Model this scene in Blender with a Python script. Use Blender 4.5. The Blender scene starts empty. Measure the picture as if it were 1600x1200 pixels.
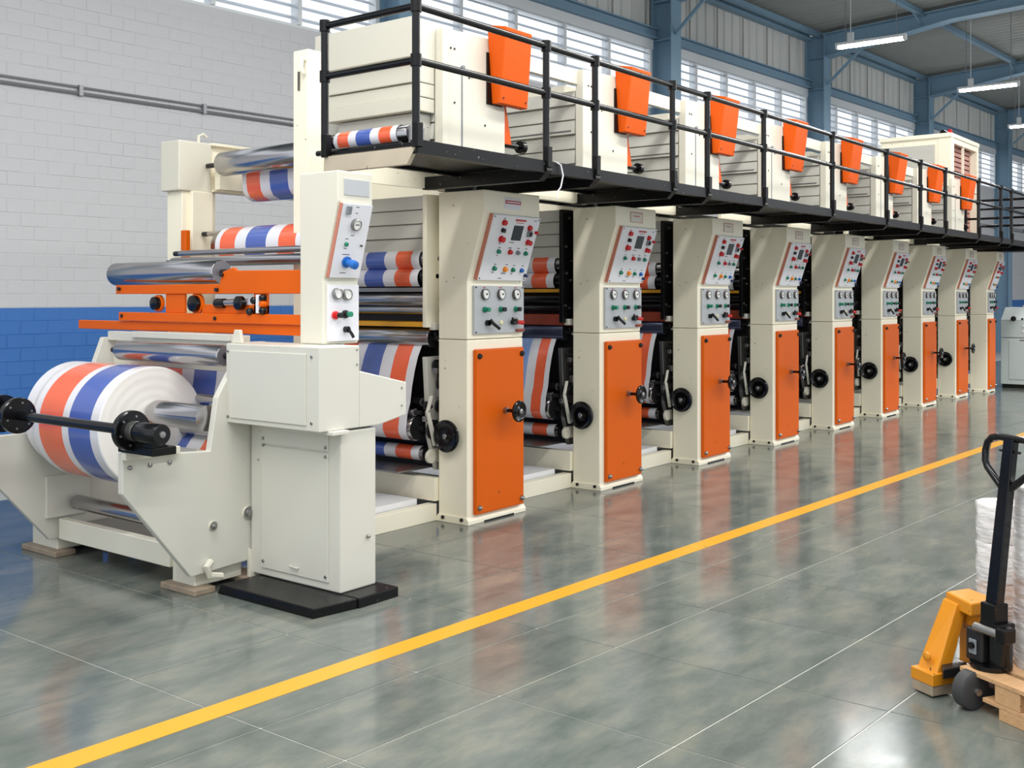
import bpy, math, random
from mathutils import Vector, Matrix
random.seed(7)
PI = math.pi
sc = bpy.context.scene
COL = sc.collection

# ---------------- camera, world, light, exposure ----------------
YAW = math.atan(1309 / 1685.0)
cam_d = bpy.data.cameras.new('camera')
cam = bpy.data.objects.new('camera', cam_d)
COL.objects.link(cam)
cam.location = (0, 0, 1.65)
cam.rotation_euler = (PI / 2, 0, YAW - PI / 2)
cam_d.sensor_fit = 'HORIZONTAL'
cam_d.sensor_width = 36.0
cam_d.lens = 36.0 * 1685.0 / 1600.0
cam_d.shift_y = -(600 - 463) / 1600.0
cam_d.clip_end = 300
sc.camera = cam

sc.view_settings.view_transform = 'Standard'
sc.view_settings.look = 'None'
sc.view_settings.gamma = 1.0
sc.view_settings.use_curve_mapping = False
sc.view_settings.exposure = 0.12

world = bpy.data.worlds.new('overcast_sky')
sc.world = world
world.use_nodes = True
wb = world.node_tree.nodes['Background']
wb.inputs[0].default_value = (0.90, 0.95, 1.0, 1)
wb.inputs[1].default_value = 1.15

DEL = math.atan(0.06)            # the hall is turned 3.4 degrees against the press
W0 = 10.3
Rw = Matrix.Rotation(-DEL, 4, 'Z')
def wall_pt(s, y, z):            # hall frame -> world
    v = Rw @ Vector((s, y, z))
    return Vector((v.x, v.y + W0, v.z))

def area_light(name, s, y, z, sx, sy, power, col=(1, 0.985, 0.96)):
    d = bpy.data.lights.new(name, 'AREA')
    d.shape = 'RECTANGLE'; d.size = sx; d.size_y = sy
    d.energy = power; d.color = col
    o = bpy.data.objects.new(name, d)
    COL.objects.link(o)
    o.location = wall_pt(s, y, z)
    o.rotation_euler = (0, 0, -DEL)
    return o
# unseen area lights, added in rows under the roof to brighten wall and press
for _s in (0.0, 6.5):
    area_light('unseen_fill', _s, -3.6, 6.3, 4.5, 0.6, 35)
for _s in (1.5, 9.0, 17.0, 26.0):
    area_light('unseen_fill', _s, -6.6, 6.0, 6.0, 0.5, 290)
    area_light('unseen_fill', _s, -10.5, 6.2, 6.0, 0.5, 290)

# ---------------- materials ----------------
def hexc(h):
    h = h.lstrip('#'); r = [int(h[i:i+2], 16) / 255 for i in (0, 2, 4)]
    return tuple(c / 12.92 if c <= 0.04045 else ((c + 0.055) / 1.055) ** 2.4 for c in r) + (1,)

def mat(name, col, rough=0.5, metal=0.0, emit=0.0, noise=0.0, nscale=6.0, bump=0.0, bscale=40.0, spots=None, coat=0.0, stretch=None, spec=0.5):
    m = bpy.data.materials.new(name); m.use_nodes = True
    nt = m.node_tree; b = nt.nodes['Principled BSDF']
    c = hexc(col) if isinstance(col, str) else col
    b.inputs['Base Color'].default_value = c
    b.inputs['Roughness'].default_value = rough
    b.inputs['Metallic'].default_value = metal
    b.inputs['Specular IOR Level'].default_value = spec
    if coat: b.inputs['Coat Weight'].default_value = coat
    if emit:
        b.inputs['Emission Color'].default_value = c
        b.inputs['Emission Strength'].default_value = emit
    if noise or bump or spots:
        tc = nt.nodes.new('ShaderNodeTexCoord')
        src = tc.outputs['Object']
        if stretch:
            mp = nt.nodes.new('ShaderNodeMapping'); mp.inputs['Scale'].default_value = stretch
            nt.links.new(src, mp.inputs['Vector']); src = mp.outputs['Vector']
        last = None
        if noise:
            n = nt.nodes.new('ShaderNodeTexNoise'); n.inputs['Scale'].default_value = nscale
            n.inputs['Detail'].default_value = 6
            nt.links.new(src, n.inputs['Vector'])
            mx = nt.nodes.new('ShaderNodeMix'); mx.data_type = 'RGBA'
            mx.inputs['A'].default_value = tuple(max(0, x * (1 - noise)) for x in c[:3]) + (1,)
            mx.inputs['B'].default_value = tuple(min(1, x * (1 + noise * 0.6)) for x in c[:3]) + (1,)
            nt.links.new(n.outputs['Fac'], mx.inputs['Factor'])
            last = mx.outputs['Result']
        if spots:
            n2 = nt.nodes.new('ShaderNodeTexNoise'); n2.inputs['Scale'].default_value = spots[1]
            n2.inputs['Detail'].default_value = 2
            nt.links.new(src, n2.inputs['Vector'])
            rp = nt.nodes.new('ShaderNodeValToRGB')
            rp.color_ramp.elements[0].position = spots[2]; rp.color_ramp.elements[1].position = spots[2] + 0.02
            nt.links.new(n2.outputs['Fac'], rp.inputs['Fac'])
            mx2 = nt.nodes.new('ShaderNodeMix'); mx2.data_type = 'RGBA'
            mx2.inputs['A'].default_value = c
            if last: nt.links.new(last, mx2.inputs['A'])
            mx2.inputs['B'].default_value = hexc(spots[0])
            nt.links.new(rp.outputs['Color'], mx2.inputs['Factor'])
            last = mx2.outputs['Result']
        if last: nt.links.new(last, b.inputs['Base Color'])
        if bump:
            n3 = nt.nodes.new('ShaderNodeTexNoise'); n3.inputs['Scale'].default_value = bscale
            n3.inputs['Detail'].default_value = 4
            nt.links.new(src, n3.inputs['Vector'])
            bp = nt.nodes.new('ShaderNodeBump'); bp.inputs['Strength'].default_value = bump
            bp.inputs['Distance'].default_value = 0.01
            nt.links.new(n3.outputs['Fac'], bp.inputs['Height'])
            nt.links.new(bp.outputs['Normal'], b.inputs['Normal'])
    return m

M = {}
M['cream'] = mat('cream_paint', '#F8F1DA', 0.38, noise=0.05, nscale=3, spots=('#8a7860', 22, 0.745))
M['creamclean'] = mat('cream_paint_clean', '#DAD6C6', 0.35, noise=0.03, nscale=2)
M['greige'] = mat('pale_grey_green_paint', '#CFCDC2', 0.38, noise=0.04, nscale=2.5, spots=('#8c8878', 20, 0.76))
M['slat'] = mat('tunnel_boards', '#C4C2B8', 0.45, noise=0.14, nscale=2.5, stretch=(1, 0.5, 3), spots=('#6c6355', 14, 0.74))
M['orange'] = mat('orange_paint', '#DA5E00', 0.42, spec=0.22, noise=0.06, nscale=4, spots=('#8a3a10', 18, 0.76))
M['orangehi'] = mat('orange_red_paint', '#E65C0A', 0.45, spec=0.22, noise=0.05, nscale=4)
M['darkorange'] = mat('red_brown_paint', '#8E3418', 0.45, noise=0.2)
M['black'] = mat('black_paint', '#0a0a0b', 0.35, spec=0.25, noise=0.3, nscale=8, spots=('#8c8c8c', 45, 0.735))
M['blackp'] = mat('black_plastic', '#08080a', 0.18, spec=0.4)
M['dark'] = mat('dark_steel', '#2b2a2c', 0.4, 0.4, noise=0.4, nscale=9)
M['chrome'] = mat('polished_roller_steel', '#B4B2B4', 0.2, 1.0, noise=0.06, nscale=3, stretch=(1, 0.1, 1))
M['endgrey'] = mat('roller_end_grey', '#7c7a80', 0.4, 0.5)
M['steel'] = mat('satin_steel', '#9b9a98', 0.32, 0.9, noise=0.1)
M['gunmetal'] = mat('blue_grey_rubber_roller', '#50566e', 0.22, 0.6)
M['rubber'] = mat('black_rubber_roller', '#1b1a1d', 0.2, 0.1)
M['fwhite'] = mat('film_white', '#E2E1E6', 0.22, coat=0.4, bump=0.12, bscale=7)
M['forange'] = mat('film_orange', '#F2663E', 0.22, coat=0.4, bump=0.12, bscale=7)
M['fblue'] = mat('film_blue', '#4C63B0', 0.22, coat=0.4, bump=0.12, bscale=7)
M['flight'] = mat('film_pale_blue', '#86A6E0', 0.22, coat=0.4)
M['paper'] = mat('roll_side', '#EDEAE4', 0.5, noise=0.03)
M['panelwhite'] = mat('panel_white', '#E3E3E8', 0.35)
M['panelgrey'] = mat('panel_grey', '#B2B5B8', 0.4, noise=0.05, nscale=20)
M['coral'] = mat('panel_edge_coral', '#C07A66', 0.5)
M['red'] = mat('button_red', '#C81E22', 0.25)
M['green'] = mat('button_green', '#148060', 0.25)
M['bblue'] = mat('button_blue', '#1c66b8', 0.25)
M['navy'] = mat('button_navy', '#1c2a55', 0.3)
M['amber'] = mat('button_amber', '#F09020', 0.25)
M['grey'] = mat('button_grey', '#7d8288', 0.3)
M['knobcream'] = mat('button_cream', '#E6E0B8', 0.3)
M['screen'] = mat('screen_dark', '#20242e', 0.15)
M['ink'] = mat('marking_dark', '#55504c', 0.5)
M['inkred'] = mat('marking_red', '#B8404a', 0.5)
M['dial'] = mat('dial_face', '#E8E8E4', 0.3)
M['tray'] = mat('white_tray_sheet', '#ECECEE', 0.45, noise=0.03)
M['ochre'] = mat('yellow_ochre', '#D99A18', 0.4, noise=0.15)
M['truck'] = mat('truck_yellow', '#CE8412', 0.42, noise=0.1, spots=('#5c3a08', 30, 0.70))
M['wood'] = mat('pallet_wood', '#C49A6E', 0.7, noise=0.25, nscale=5, stretch=(2, 12, 12), spots=('#5f3d20', 9, 0.70))
M['brownpaper'] = mat('brown_roll', '#C9A78E', 0.5, noise=0.08)
M['steelblue'] = mat('steel_blue_paint', '#7D9CB2', 0.5, noise=0.08, nscale=2)
M['wallwhite'] = mat('white_masonry_paint', '#CBCBCD', 0.75, noise=0.03, nscale=3, bump=0.35, bscale=14)
M['wallblue'] = mat('blue_masonry_paint', '#3C74BC', 0.6, noise=0.10, nscale=2.5, bump=0.35, bscale=14)
M['clad'] = mat('grey_white_cladding', '#D2D2CE', 0.55, noise=0.08, nscale=3, stretch=(1, 1, 0.2))
M['roof'] = mat('galvanised_roof_sheet', '#9FA19C', 0.5, 0.15, noise=0.12, nscale=3)
M['winwhite'] = mat('window_white_paint', '#DDE0E2', 0.45)
M['blade'] = mat('louver_blade', '#C2CBD6', 0.4)
M['galv'] = mat('conduit_grey', '#8f8f93', 0.4, 0.5)
M['tube'] = mat('lamp_tube', (1, 1, 1, 1), 0.3, emit=90.0)
M['fixture'] = mat('lamp_housing', '#D8DADA', 0.4)
M['line'] = mat('yellow_floor_paint', '#D39A28', 0.3, noise=0.06, nscale=3, spots=('#6b5a2a', 16, 0.735))
M['grout'] = mat('grout', '#C6C7BF', 0.6, noise=0.1)
M['cab'] = mat('cabinet_grey', '#B9C2C0', 0.42, noise=0.04)
M['pink'] = mat('warm_red_lath', '#B98478', 0.5, noise=0.1)
M['brownsteel'] = mat('worn_bare_steel', '#C9BCA6', 0.35, 0.3, noise=0.2, nscale=6, spots=('#6c4c34', 16, 0.72))
M['rust'] = mat('rusty_foot', '#9a8a76', 0.6, noise=0.4, nscale=14)
M['rubbertyre'] = mat('tyre_rubber', '#3a3a3b', 0.55, noise=0.2)

def tile_mat():
    m = bpy.data.materials.new('polished_green_grey_stone'); m.use_nodes = True
    nt = m.node_tree; b = nt.nodes['Principled BSDF']
    geo = nt.nodes.new('ShaderNodeNewGeometry')
    mp = nt.nodes.new('ShaderNodeMapping'); mp.inputs['Scale'].default_value = (0.8, 1.9, 1)
    nt.links.new(geo.outputs['Position'], mp.inputs['Vector'])
    n = nt.nodes.new('ShaderNodeTexNoise'); n.inputs['Scale'].default_value = 2.6; n.inputs['Detail'].default_value = 9
    n.inputs['Roughness'].default_value = 0.66; n.inputs['Distortion'].default_value = 0.15
    nt.links.new(mp.outputs['Vector'], n.inputs['Vector'])
    r = nt.nodes.new('ShaderNodeValToRGB')
    r.color_ramp.elements[0].position = 0.3; r.color_ramp.elements[0].color = hexc('#4F5854')
    r.color_ramp.elements[1].position = 0.72; r.color_ramp.elements[1].color = hexc('#7B7B70')
    e = r.color_ramp.elements.new(0.5); e.color = hexc('#646A65')
    nt.links.new(n.outputs['Fac'], r.inputs['Fac'])
    oi = nt.nodes.new('ShaderNodeObjectInfo')
    mr = nt.nodes.new('ShaderNodeMapRange'); mr.inputs['To Min'].default_value = 0.94; mr.inputs['To Max'].default_value = 1.05
    nt.links.new(oi.outputs['Random'], mr.inputs['Value'])
    hs = nt.nodes.new('ShaderNodeHueSaturation')
    nt.links.new(mr.outputs['Result'], hs.inputs['Value'])
    nt.links.new(r.outputs['Color'], hs.inputs['Color'])
    nt.links.new(hs.outputs['Color'], b.inputs['Base Color'])
    n2 = nt.nodes.new('ShaderNodeTexNoise'); n2.inputs['Scale'].default_value = 5; n2.inputs['Detail'].default_value = 5
    nt.links.new(geo.outputs['Position'], n2.inputs['Vector'])
    m2 = nt.nodes.new('ShaderNodeMapRange'); m2.inputs['To Min'].default_value = 0.08; m2.inputs['To Max'].default_value = 0.20
    nt.links.new(n2.outputs['Fac'], m2.inputs['Value'])
    nt.links.new(m2.outputs['Result'], b.inputs['Roughness'])
    b.inputs['Specular IOR Level'].default_value = 0.55
    bp = nt.nodes.new('ShaderNodeBump'); bp.inputs['Strength'].default_value = 0.06; bp.inputs['Distance'].default_value = 0.01
    nt.links.new(n2.outputs['Fac'], bp.inputs['Height']); nt.links.new(bp.outputs['Normal'], b.inputs['Normal'])
    return m
M['tile'] = tile_mat()
def wrap_mat():
    m = bpy.data.materials.new('stretch_wrap'); m.use_nodes = True
    nt = m.node_tree; b = nt.nodes['Principled BSDF']
    b.inputs['Base Color'].default_value = (0.9, 0.9, 0.93, 1); b.inputs['Roughness'].default_value = 0.12
    tr = nt.nodes.new('ShaderNodeBsdfTransparent'); mx = nt.nodes.new('ShaderNodeMixShader')
    tc = nt.nodes.new('ShaderNodeTexCoord'); mp = nt.nodes.new('ShaderNodeMapping'); mp.inputs['Scale'].default_value = (5, 5, 26)
    n = nt.nodes.new('ShaderNodeTexNoise'); n.inputs['Scale'].default_value = 1.6; n.inputs['Detail'].default_value = 5
    nt.links.new(tc.outputs['Object'], mp.inputs['Vector']); nt.links.new(mp.outputs['Vector'], n.inputs['Vector'])
    bp = nt.nodes.new('ShaderNodeBump'); bp.inputs['Strength'].default_value = 0.9; bp.inputs['Distance'].default_value = 0.02
    nt.links.new(n.outputs['Fac'], bp.inputs['Height']); nt.links.new(bp.outputs['Normal'], b.inputs['Normal'])
    mr = nt.nodes.new('ShaderNodeMapRange'); mr.inputs['From Min'].default_value = 0.35; mr.inputs['From Max'].default_value = 0.7
    mr.inputs['To Min'].default_value = 0.25; mr.inputs['To Max'].default_value = 0.7
    nt.links.new(n.outputs['Fac'], mr.inputs['Value']); nt.links.new(mr.outputs['Result'], mx.inputs['Fac'])
    nt.links.new(tr.outputs[0], mx.inputs[1]); nt.links.new(b.outputs[0], mx.inputs[2])
    nt.links.new(mx.outputs[0], nt.nodes['Material Output'].inputs['Surface'])
    return m
M['wrap'] = wrap_mat()

# ---------------- mesh helpers ----------------
WL = {}          # world location of an unrotated parent, by object name
class MB:
    def __init__(s): s.v = []; s.f = []; s.m = []; s.sm = []; s.ck = []
    def add(s, vs, fs, mi=0, smooth=False):
        o = len(s.v); s.ck.append((o, len(s.f))); s.v += [tuple(q) for q in vs]
        for f in fs: s.f.append([o + i for i in f]); s.m.append(mi); s.sm.append(smooth)
        return s
    def box(s, x0, x1, y0, y1, z0, z1, mi=0):
        return s.add([(x0,y0,z0),(x1,y0,z0),(x1,y1,z0),(x0,y1,z0),(x0,y0,z1),(x1,y0,z1),(x1,y1,z1),(x0,y1,z1)],
              [(0,3,2,1),(4,5,6,7),(0,1,5,4),(1,2,6,5),(2,3,7,6),(3,0,4,7)], mi)
    def hull8(s, bot, top, mi=0):
        return s.add(list(bot) + list(top), [(0,3,2,1),(4,5,6,7),(0,1,5,4),(1,2,6,5),(2,3,7,6),(3,0,4,7)], mi)
    def prism(s, poly, a0, a1, axis='x', mi=0):
        # poly: list of 2D points; axis x -> (y,z), axis y -> (x,z), axis z -> (x,y)
        def P(p, a):
            return (a, p[0], p[1]) if axis == 'x' else (p[0], a, p[1]) if axis == 'y' else (p[0], p[1], a)
        n = len(poly); vs = [P(p, a0) for p in poly] + [P(p, a1) for p in poly]
        fs = [tuple(range(n))[::-1], tuple(range(n, 2*n))] + [(i, (i+1) % n, n + (i+1) % n, n + i) for i in range(n)]
        area = sum(poly[i][0]*poly[(i+1)%n][1] - poly[(i+1)%n][0]*poly[i][1] for i in range(n))
        flip = (area < 0) ^ (axis == 'y') ^ (a1 < a0)
        if flip: fs = [f[::-1] for f in fs]
        return s.add(vs, fs, mi)
    def lathe(s, p, d, prof, n=20, mi=0, mis=None, caps=True):
        # prof: list of (t along d, radius)
        d = Vector(d).normalized(); p = Vector(p)
        u = d.orthogonal().normalized(); w = d.cross(u)
        o = len(s.v); s.ck.append((o, len(s.f)))
        for t, r in prof:
            for k in range(n):
                a = 2*PI*k/n
                s.v.append(tuple(p + d*t + (u*math.cos(a) + w*math.sin(a))*r))
        for i in range(len(prof)-1):
            q = mis[i] if mis else mi
            for k in range(n):
                s.f.append([o+i*n+k, o+i*n+(k+1)%n, o+(i+1)*n+(k+1)%n, o+(i+1)*n+k]); s.m.append(q); s.sm.append(True)
        if caps:
            s.f.append([o+k for k in range(n)][::-1]); s.m.append(mis[0] if mis else mi); s.sm.append(False)
            e = o+(len(prof)-1)*n
            s.f.append([e+k for k in range(n)]); s.m.append(mis[-1] if mis else mi); s.sm.append(False)
        return s
    def cyl(s, p0, p1, r, n=16, mi=0, r1=None):
        L = (Vector(p1)-Vector(p0)).length
        return s.lathe(p0, Vector(p1)-Vector(p0), [(0, r), (L, r if r1 is None else r1)], n, mi)
    def tube(s, pts, r, n=8, mi=0):
        pts = [Vector(p) for p in pts]; o = len(s.v); ref = None; s.ck.append((o, len(s.f)))
        for i, p in enumerate(pts):
            d = (pts[min(i+1, len(pts)-1)] - pts[max(i-1, 0)]).normalized()
            if ref is None: ref = d.orthogonal().normalized()
            u = (ref - d*ref.dot(d)).normalized(); ref = u; w = d.cross(u)
            for k in range(n):
                a = 2*PI*k/n; s.v.append(tuple(p + (u*math.cos(a)+w*math.sin(a))*r))
        for i in range(len(pts)-1):
            for k in range(n):
                s.f.append([o+i*n+k, o+i*n+(k+1)%n, o+(i+1)*n+(k+1)%n, o+(i+1)*n+k]); s.m.append(mi); s.sm.append(True)
        s.f.append([o+k for k in range(n)][::-1]); s.m.append(mi); s.sm.append(False)
        e = o+(len(pts)-1)*n; s.f.append([e+k for k in range(n)]); s.m.append(mi); s.sm.append(False)
        return s
    def each(s, name, ms, parent=None, bevel=0):
        # one object per added piece
        ck = s.ck + [(len(s.v), len(s.f))]
        for (v0, f0), (v1, f1) in zip(ck[:-1], ck[1:]):
            q = MB(); q.v = s.v[v0:v1]; q.f = [[i-v0 for i in f] for f in s.f[f0:f1]]; q.m = s.m[f0:f1]; q.sm = s.sm[f0:f1]
            q.build(name, ms, parent, bevel)
    def build(s, name, ms, parent=None, bevel=0, label=None, local=False):
        if not isinstance(ms, (list, tuple)): ms = [ms]
        xs = [v[0] for v in s.v]; ys = [v[1] for v in s.v]; zs = [v[2] for v in s.v]
        c = Vector(((min(xs)+max(xs))/2, (min(ys)+max(ys))/2, min(zs) if parent is None else (min(zs)+max(zs))/2))
        me = bpy.data.meshes.new(name)
        me.from_pydata([(v[0]-c.x, v[1]-c.y, v[2]-c.z) for v in s.v], [], s.f)
        for m in ms: me.materials.append(M[m])
        me.polygons.foreach_set('material_index', s.m)
        me.polygons.foreach_set('use_smooth', s.sm)
        me.update()
        if any(s.sm): me.set_sharp_from_angle(angle=0.7)
        o = bpy.data.objects.new(name, me); COL.objects.link(o)
        if parent is not None:
            o.parent = parent; o.location = c - WL[parent.name]
        else: o.location = c
        WL[o.name] = c
        if bevel:
            b = o.modifiers.new('bevel', 'BEVEL'); b.width = bevel; b.segments = 2; b.limit_method = 'ANGLE'; b.angle_limit = 0.6
        if label: o['label'] = label
        return o

def empty(name, loc, label=None, cat=None, group=None, kind=None, rot=0):
    o = bpy.data.objects.new(name, None); COL.objects.link(o)
    o.empty_display_size = 0.2
    o.location = loc; o.rotation_euler = (0, 0, rot)
    WL[o.name] = Vector(loc)
    tag(o, label, cat, group, kind)
    return o
def tag(o, label=None, cat=None, group=None, kind=None):
    if label: o['label'] = label
    if cat: o['category'] = cat
    if group: o['group'] = group
    if kind: o['kind'] = kind
    return o
def copy_tree(o, parent=None):
    c = o.copy(); COL.objects.link(c)
    if parent is not None: c.parent = parent
    for ch in list(o.children): copy_tree(ch, c)
    return c
def frame_empty(name, **k):      # root in the hall frame; children are given in hall coordinates
    o = empty(name, (0, W0, 0), rot=-DEL, **k)
    WL[o.name] = Vector((0, 0, 0))
    return o

# ---------------- floor ----------------
floor = MB().box(-4, 48, -14, 11.5, -0.12, -0.0025).build('floor', 'grout')
floor['kind'] = 'structure'
def build_floor():
    ys = [1.907]
    ws_up = [0.818, 0.465, 0.86, 0.82, 0.82, 0.82, 0.465, 0.82, 0.82]
    ws_dn = [0.46, 0.82] + [0.82, 0.82, 0.46]*6
    rr = []; y = 1.907
    for w in ws_up: rr.append((y, y+w)); y += w
    y = 1.907
    for w in ws_dn: rr.append((y-w, y)); y -= w
    F = 1685.0; c, s = math.cos(YAW), math.sin(YAW)
    tiles = []
    for (y0, y1) in rr:
        for i in range(-4, 54):
            x0 = 2.665 + (i-1)*0.82 - 0.82
            xm = x0 + 0.41; ym = (y0+y1)/2 - 0.06*(xm-4.3)
            d = xm*c + ym*s; l = xm*s - ym*c
            if d < 0.05: tiles.append((900-d, x0, y0, y1)); continue
            u = 800 + F*l/d; v = 463 + F*1.65/d
            if u < -1400/d or u > 1600 + 1400/d or v > 1650: tiles.append((500+d, x0, y0, y1)); continue
            tiles.append((d, x0, y0, y1))
    tiles.sort()
    g = 0.003
    def tile_mesh(w):
        me = bpy.data.meshes.new('floor_tile')
        vs = []
        for z, q in ((-0.0025, 0), (0, 0.0006)):
            for (a, b) in ((g+q, g+q), (0.82-g-q, g+q), (0.82-g-q, w-g-q), (g+q, w-g-q)):
                vs.append((a - 0.41, b - w/2 - 0.06*(a - 0.41), z))
        me.from_pydata(vs, [], [(4,5,6,7),(0,1,5,4),(1,2,6,5),(2,3,7,6),(3,0,4,7)])
        me.materials.append(M['tile']); return me
    cache = {}
    fl = Vector(floor.location)
    rest = MB()
    for k, (d, x0, y0, y1) in enumerate(tiles):
        w = round(y1-y0, 4); xm = x0+0.41; ym = (y0+y1)/2 - 0.06*(xm-4.3)
        if k < 298:
            if w not in cache: cache[w] = tile_mesh(w)
            o = bpy.data.objects.new('floor_tile', cache[w]); COL.objects.link(o)
            o.parent = floor; o.location = Vector((xm, ym, 0)) - fl
        else:
            me = cache.get(w) or cache.setdefault(w, tile_mesh(w))
            rest.add([(v.co.x+xm, v.co.y+ym, v.co.z) for v in me.vertices], [tuple(p.vertices) for p in me.polygons])
    if rest.v:
        o = rest.build('far_floor_tiles', 'tile', floor); o['kind'] = 'stuff'
build_floor()

ln = MB()
def ly(x): return 3.525 - 0.044*(x-3.5)
for i in range(0, 88):
    a, b = -1 + i*0.5, -0.5 + i*0.5
    ln.hull8([(a, ly(a)-.063, .0002), (b, ly(b)-.063, .0002), (b, ly(b)+.063, .0002), (a, ly(a)+.063, .0002)],
             [(a, ly(a)-.063, .0012), (b, ly(b)-.063, .0012), (b, ly(b)+.063, .0012), (a, ly(a)+.063, .0012)])
tag(ln.build('floor_line', 'line'), 'long scuffed yellow painted line running along the aisle floor', 'floor marking')

# ---------------- hall: wall with bricks, windows, columns, roof ----------------
SILL = 4.82; BLUE = 1.54
wall = frame_empty('wall_back', kind='structure')
MB().box(-6, 44, 0.0, 0.3, 0, BLUE).build('lower_wall', 'wallblue', wall)
MB().box(-6, 44, 0.0, 0.3, BLUE, SILL).build('upper_wall', 'wallwhite', wall)
def bricks():
    bw, bh, gp, pr_ = 0.262, 0.1285, 0.003, 0.0045
    F = 1685.0; c, s = math.cos(YAW), math.sin(YAW)
    items = []
    for j in range(0, int(SILL/bh)):
        z0 = j*bh
        for i in range(8, 165):
            x0 = i*bw + (bw/2 if j % 2 else 0) + random.uniform(-.012, .012)*0
            p = wall_pt(x0+bw/2, 0, z0+bh/2)
            d = p.x*c + p.y*s; l = p.x*s - p.y*c
            u = 800+F*l/d; v = 463-F*(p.z-1.65)/d
            if u < -25 or u > 1625 or v < -15: continue
            vis = (u < 255 and v < 620) or (u < 480 and v < 225) or (320 < u < 466 and 308 < v < 355)
            if not vis and x0 > 12.5 and not (u > 1530): continue
            items.append((0 if vis else 1, d, x0, z0, random.random()))
    blocks = [t for t in items if t[0] == 0]
    rest_i = [t for t in items if t[0] == 1]
    blocks.sort(key=lambda t: t[1])
    rest_i += blocks[299:]; blocks = blocks[:299]
    def verts(dx, dz, e):
        q = 0.003
        vs = []
        for (yy, ins) in ((0.0, 0), (-e, q)):
            for a, b in ((gp+ins, gp+ins), (bw-gp-ins, gp+ins), (bw-gp-ins, bh-gp-ins), (gp+ins, bh-gp-ins)):
                vs.append((a+dx, yy, b+dz))
        return vs
    fs = [(4,5,6,7),(0,1,5,4),(1,2,6,5),(2,3,7,6),(3,0,4,7)]
    ms = {}
    for key in ('wallblue', 'wallwhite'):
        for k in range(3):
            me = bpy.data.meshes.new('brick'); me.from_pydata(verts(-bw/2, -bh/2, pr_*(0.55+0.3*k)), [], fs)
            me.materials.append(M[key]); ms[(key, k)] = me
    for (_, d, x0, z0, r) in blocks:
        key = 'wallblue' if z0+bh/2 < BLUE else 'wallwhite'
        o = bpy.data.objects.new('brick', ms[(key, int(r*3))]); COL.objects.link(o)
        o.parent = wall; o.location = (x0+bw/2, 0, z0+bh/2)
    mb = MB()
    for (_, d, x0, z0, r) in rest_i:
        mb.add(verts(x0, z0, pr_*(0.55+0.3*int(r*3))), fs, 0 if z0+bh/2 < BLUE else 1)
    o = mb.build('far_bricks', ['wallblue', 'wallwhite'], wall); o['kind'] = 'stuff'
bricks()

cond = MB()
cond.cyl((-4, -0.03, 3.66), (43, -0.03, 3.66), 0.016, 8)
cond.cyl((-4, -0.03, 3.72), (43, -0.03, 3.72), 0.010, 6)
co = frame_empty('wall_conduit', label='thin grey conduit pipes running along the white brick wall', cat='pipe')
cond.each('pipe', 'galv', co)
clips = MB()
for i in range(30): clips.box(0.2+i*1.4, 0.24+i*1.4, -0.055, 0, 3.635, 3.74)
clips.each('clip', 'galv', co)

COLX = [3.45, 9.75, 15.88, 21.65, 27.55, 33.85, 39.9]   # left edges of the stanchions
CW = 0.30; CD = 0.42
def roofz(y): return 7.18 - 0.035*y       # y is negative inwards
for n, x in enumerate(COLX):
    st = frame_empty('trim_%d' % (n+1), kind='structure')
    MB().box(x, x+CW, -0.03, 0.02, 0, 7.1).box(x, x+CW, -CD, -CD+0.025, 0, 7.1).each('flange', 'steelblue', st)
    MB().box(x+CW/2-.012, x+CW/2+.012, -CD+.02, 0, 0, 7.1).build('web_plate', 'steelblue', st)
    MB().box(x+.01, x+CW-.01, -CD+.02, 0, 5.95, 5.97).box(x+.01, x+CW-.01, -CD+.02, 0, 6.6, 6.62).each('stiffener', 'steelblue', st)
    # rafter of I-section, haunched at the wall
    def raf(y): return 6.62 + (0.30*min(1, -(y+CD)/2.6)) - 0.02*y
    ysr = [-CD, -1.2, -2.0, -3.0, -6, -10, -15]
    web = MB(); flb = MB()
    for a, b in zip(ysr[:-1], ysr[1:]):
        web.hull8([(x+.14, b, raf(b)), (x+.16, b, raf(b)), (x+.16, a, raf(a)), (x+.14, a, raf(a))],
                  [(x+.14, b, roofz(b)-.1), (x+.16, b, roofz(b)-.1), (x+.16, a, roofz(a)-.1), (x+.14, a, roofz(a)-.1)])
        flb.hull8([(x, b, raf(b)-.02), (x+CW, b, raf(b)-.02), (x+CW, a, raf(a)-.02), (x, a, raf(a)-.02)],
                  [(x, b, raf(b)), (x+CW, b, raf(b)), (x+CW, a, raf(a)), (x, a, raf(a))])
        flb.hull8([(x, b, roofz(b)-.12), (x+CW, b, roofz(b)-.12), (x+CW, a, roofz(a)-.12), (x, a, roofz(a)-.12)],
                  [(x, b, roofz(b)-.1), (x+CW, b, roofz(b)-.1), (x+CW, a, roofz(a)-.1), (x, a, roofz(a)-.1)])
    web.build('rafter_web', 'steelblue', st); flb.build('rafter_flange', 'steelblue', st)
    # knee brace in the plane of the frame
    k = MB().tube([(x+.1, -CD-.02, 6.05), (x+.1, -1.15, 6.66)], 0.035, 4)
    k.build('knee_brace', 'steelblue', st)
    # fly braces to purlins
    fb = MB()
    for yy in (-2.4, -4.8):
        fb.tube([(x+.15, yy, raf(yy)+.02), (x+.75, yy, roofz(yy)-.12)], 0.018, 4)
        fb.tube([(x+.15, yy, raf(yy)+.02), (x-.45, yy, roofz(yy)-.12)], 0.018, 4)
    fb.each('fly_brace', 'steelblue', st)

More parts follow.
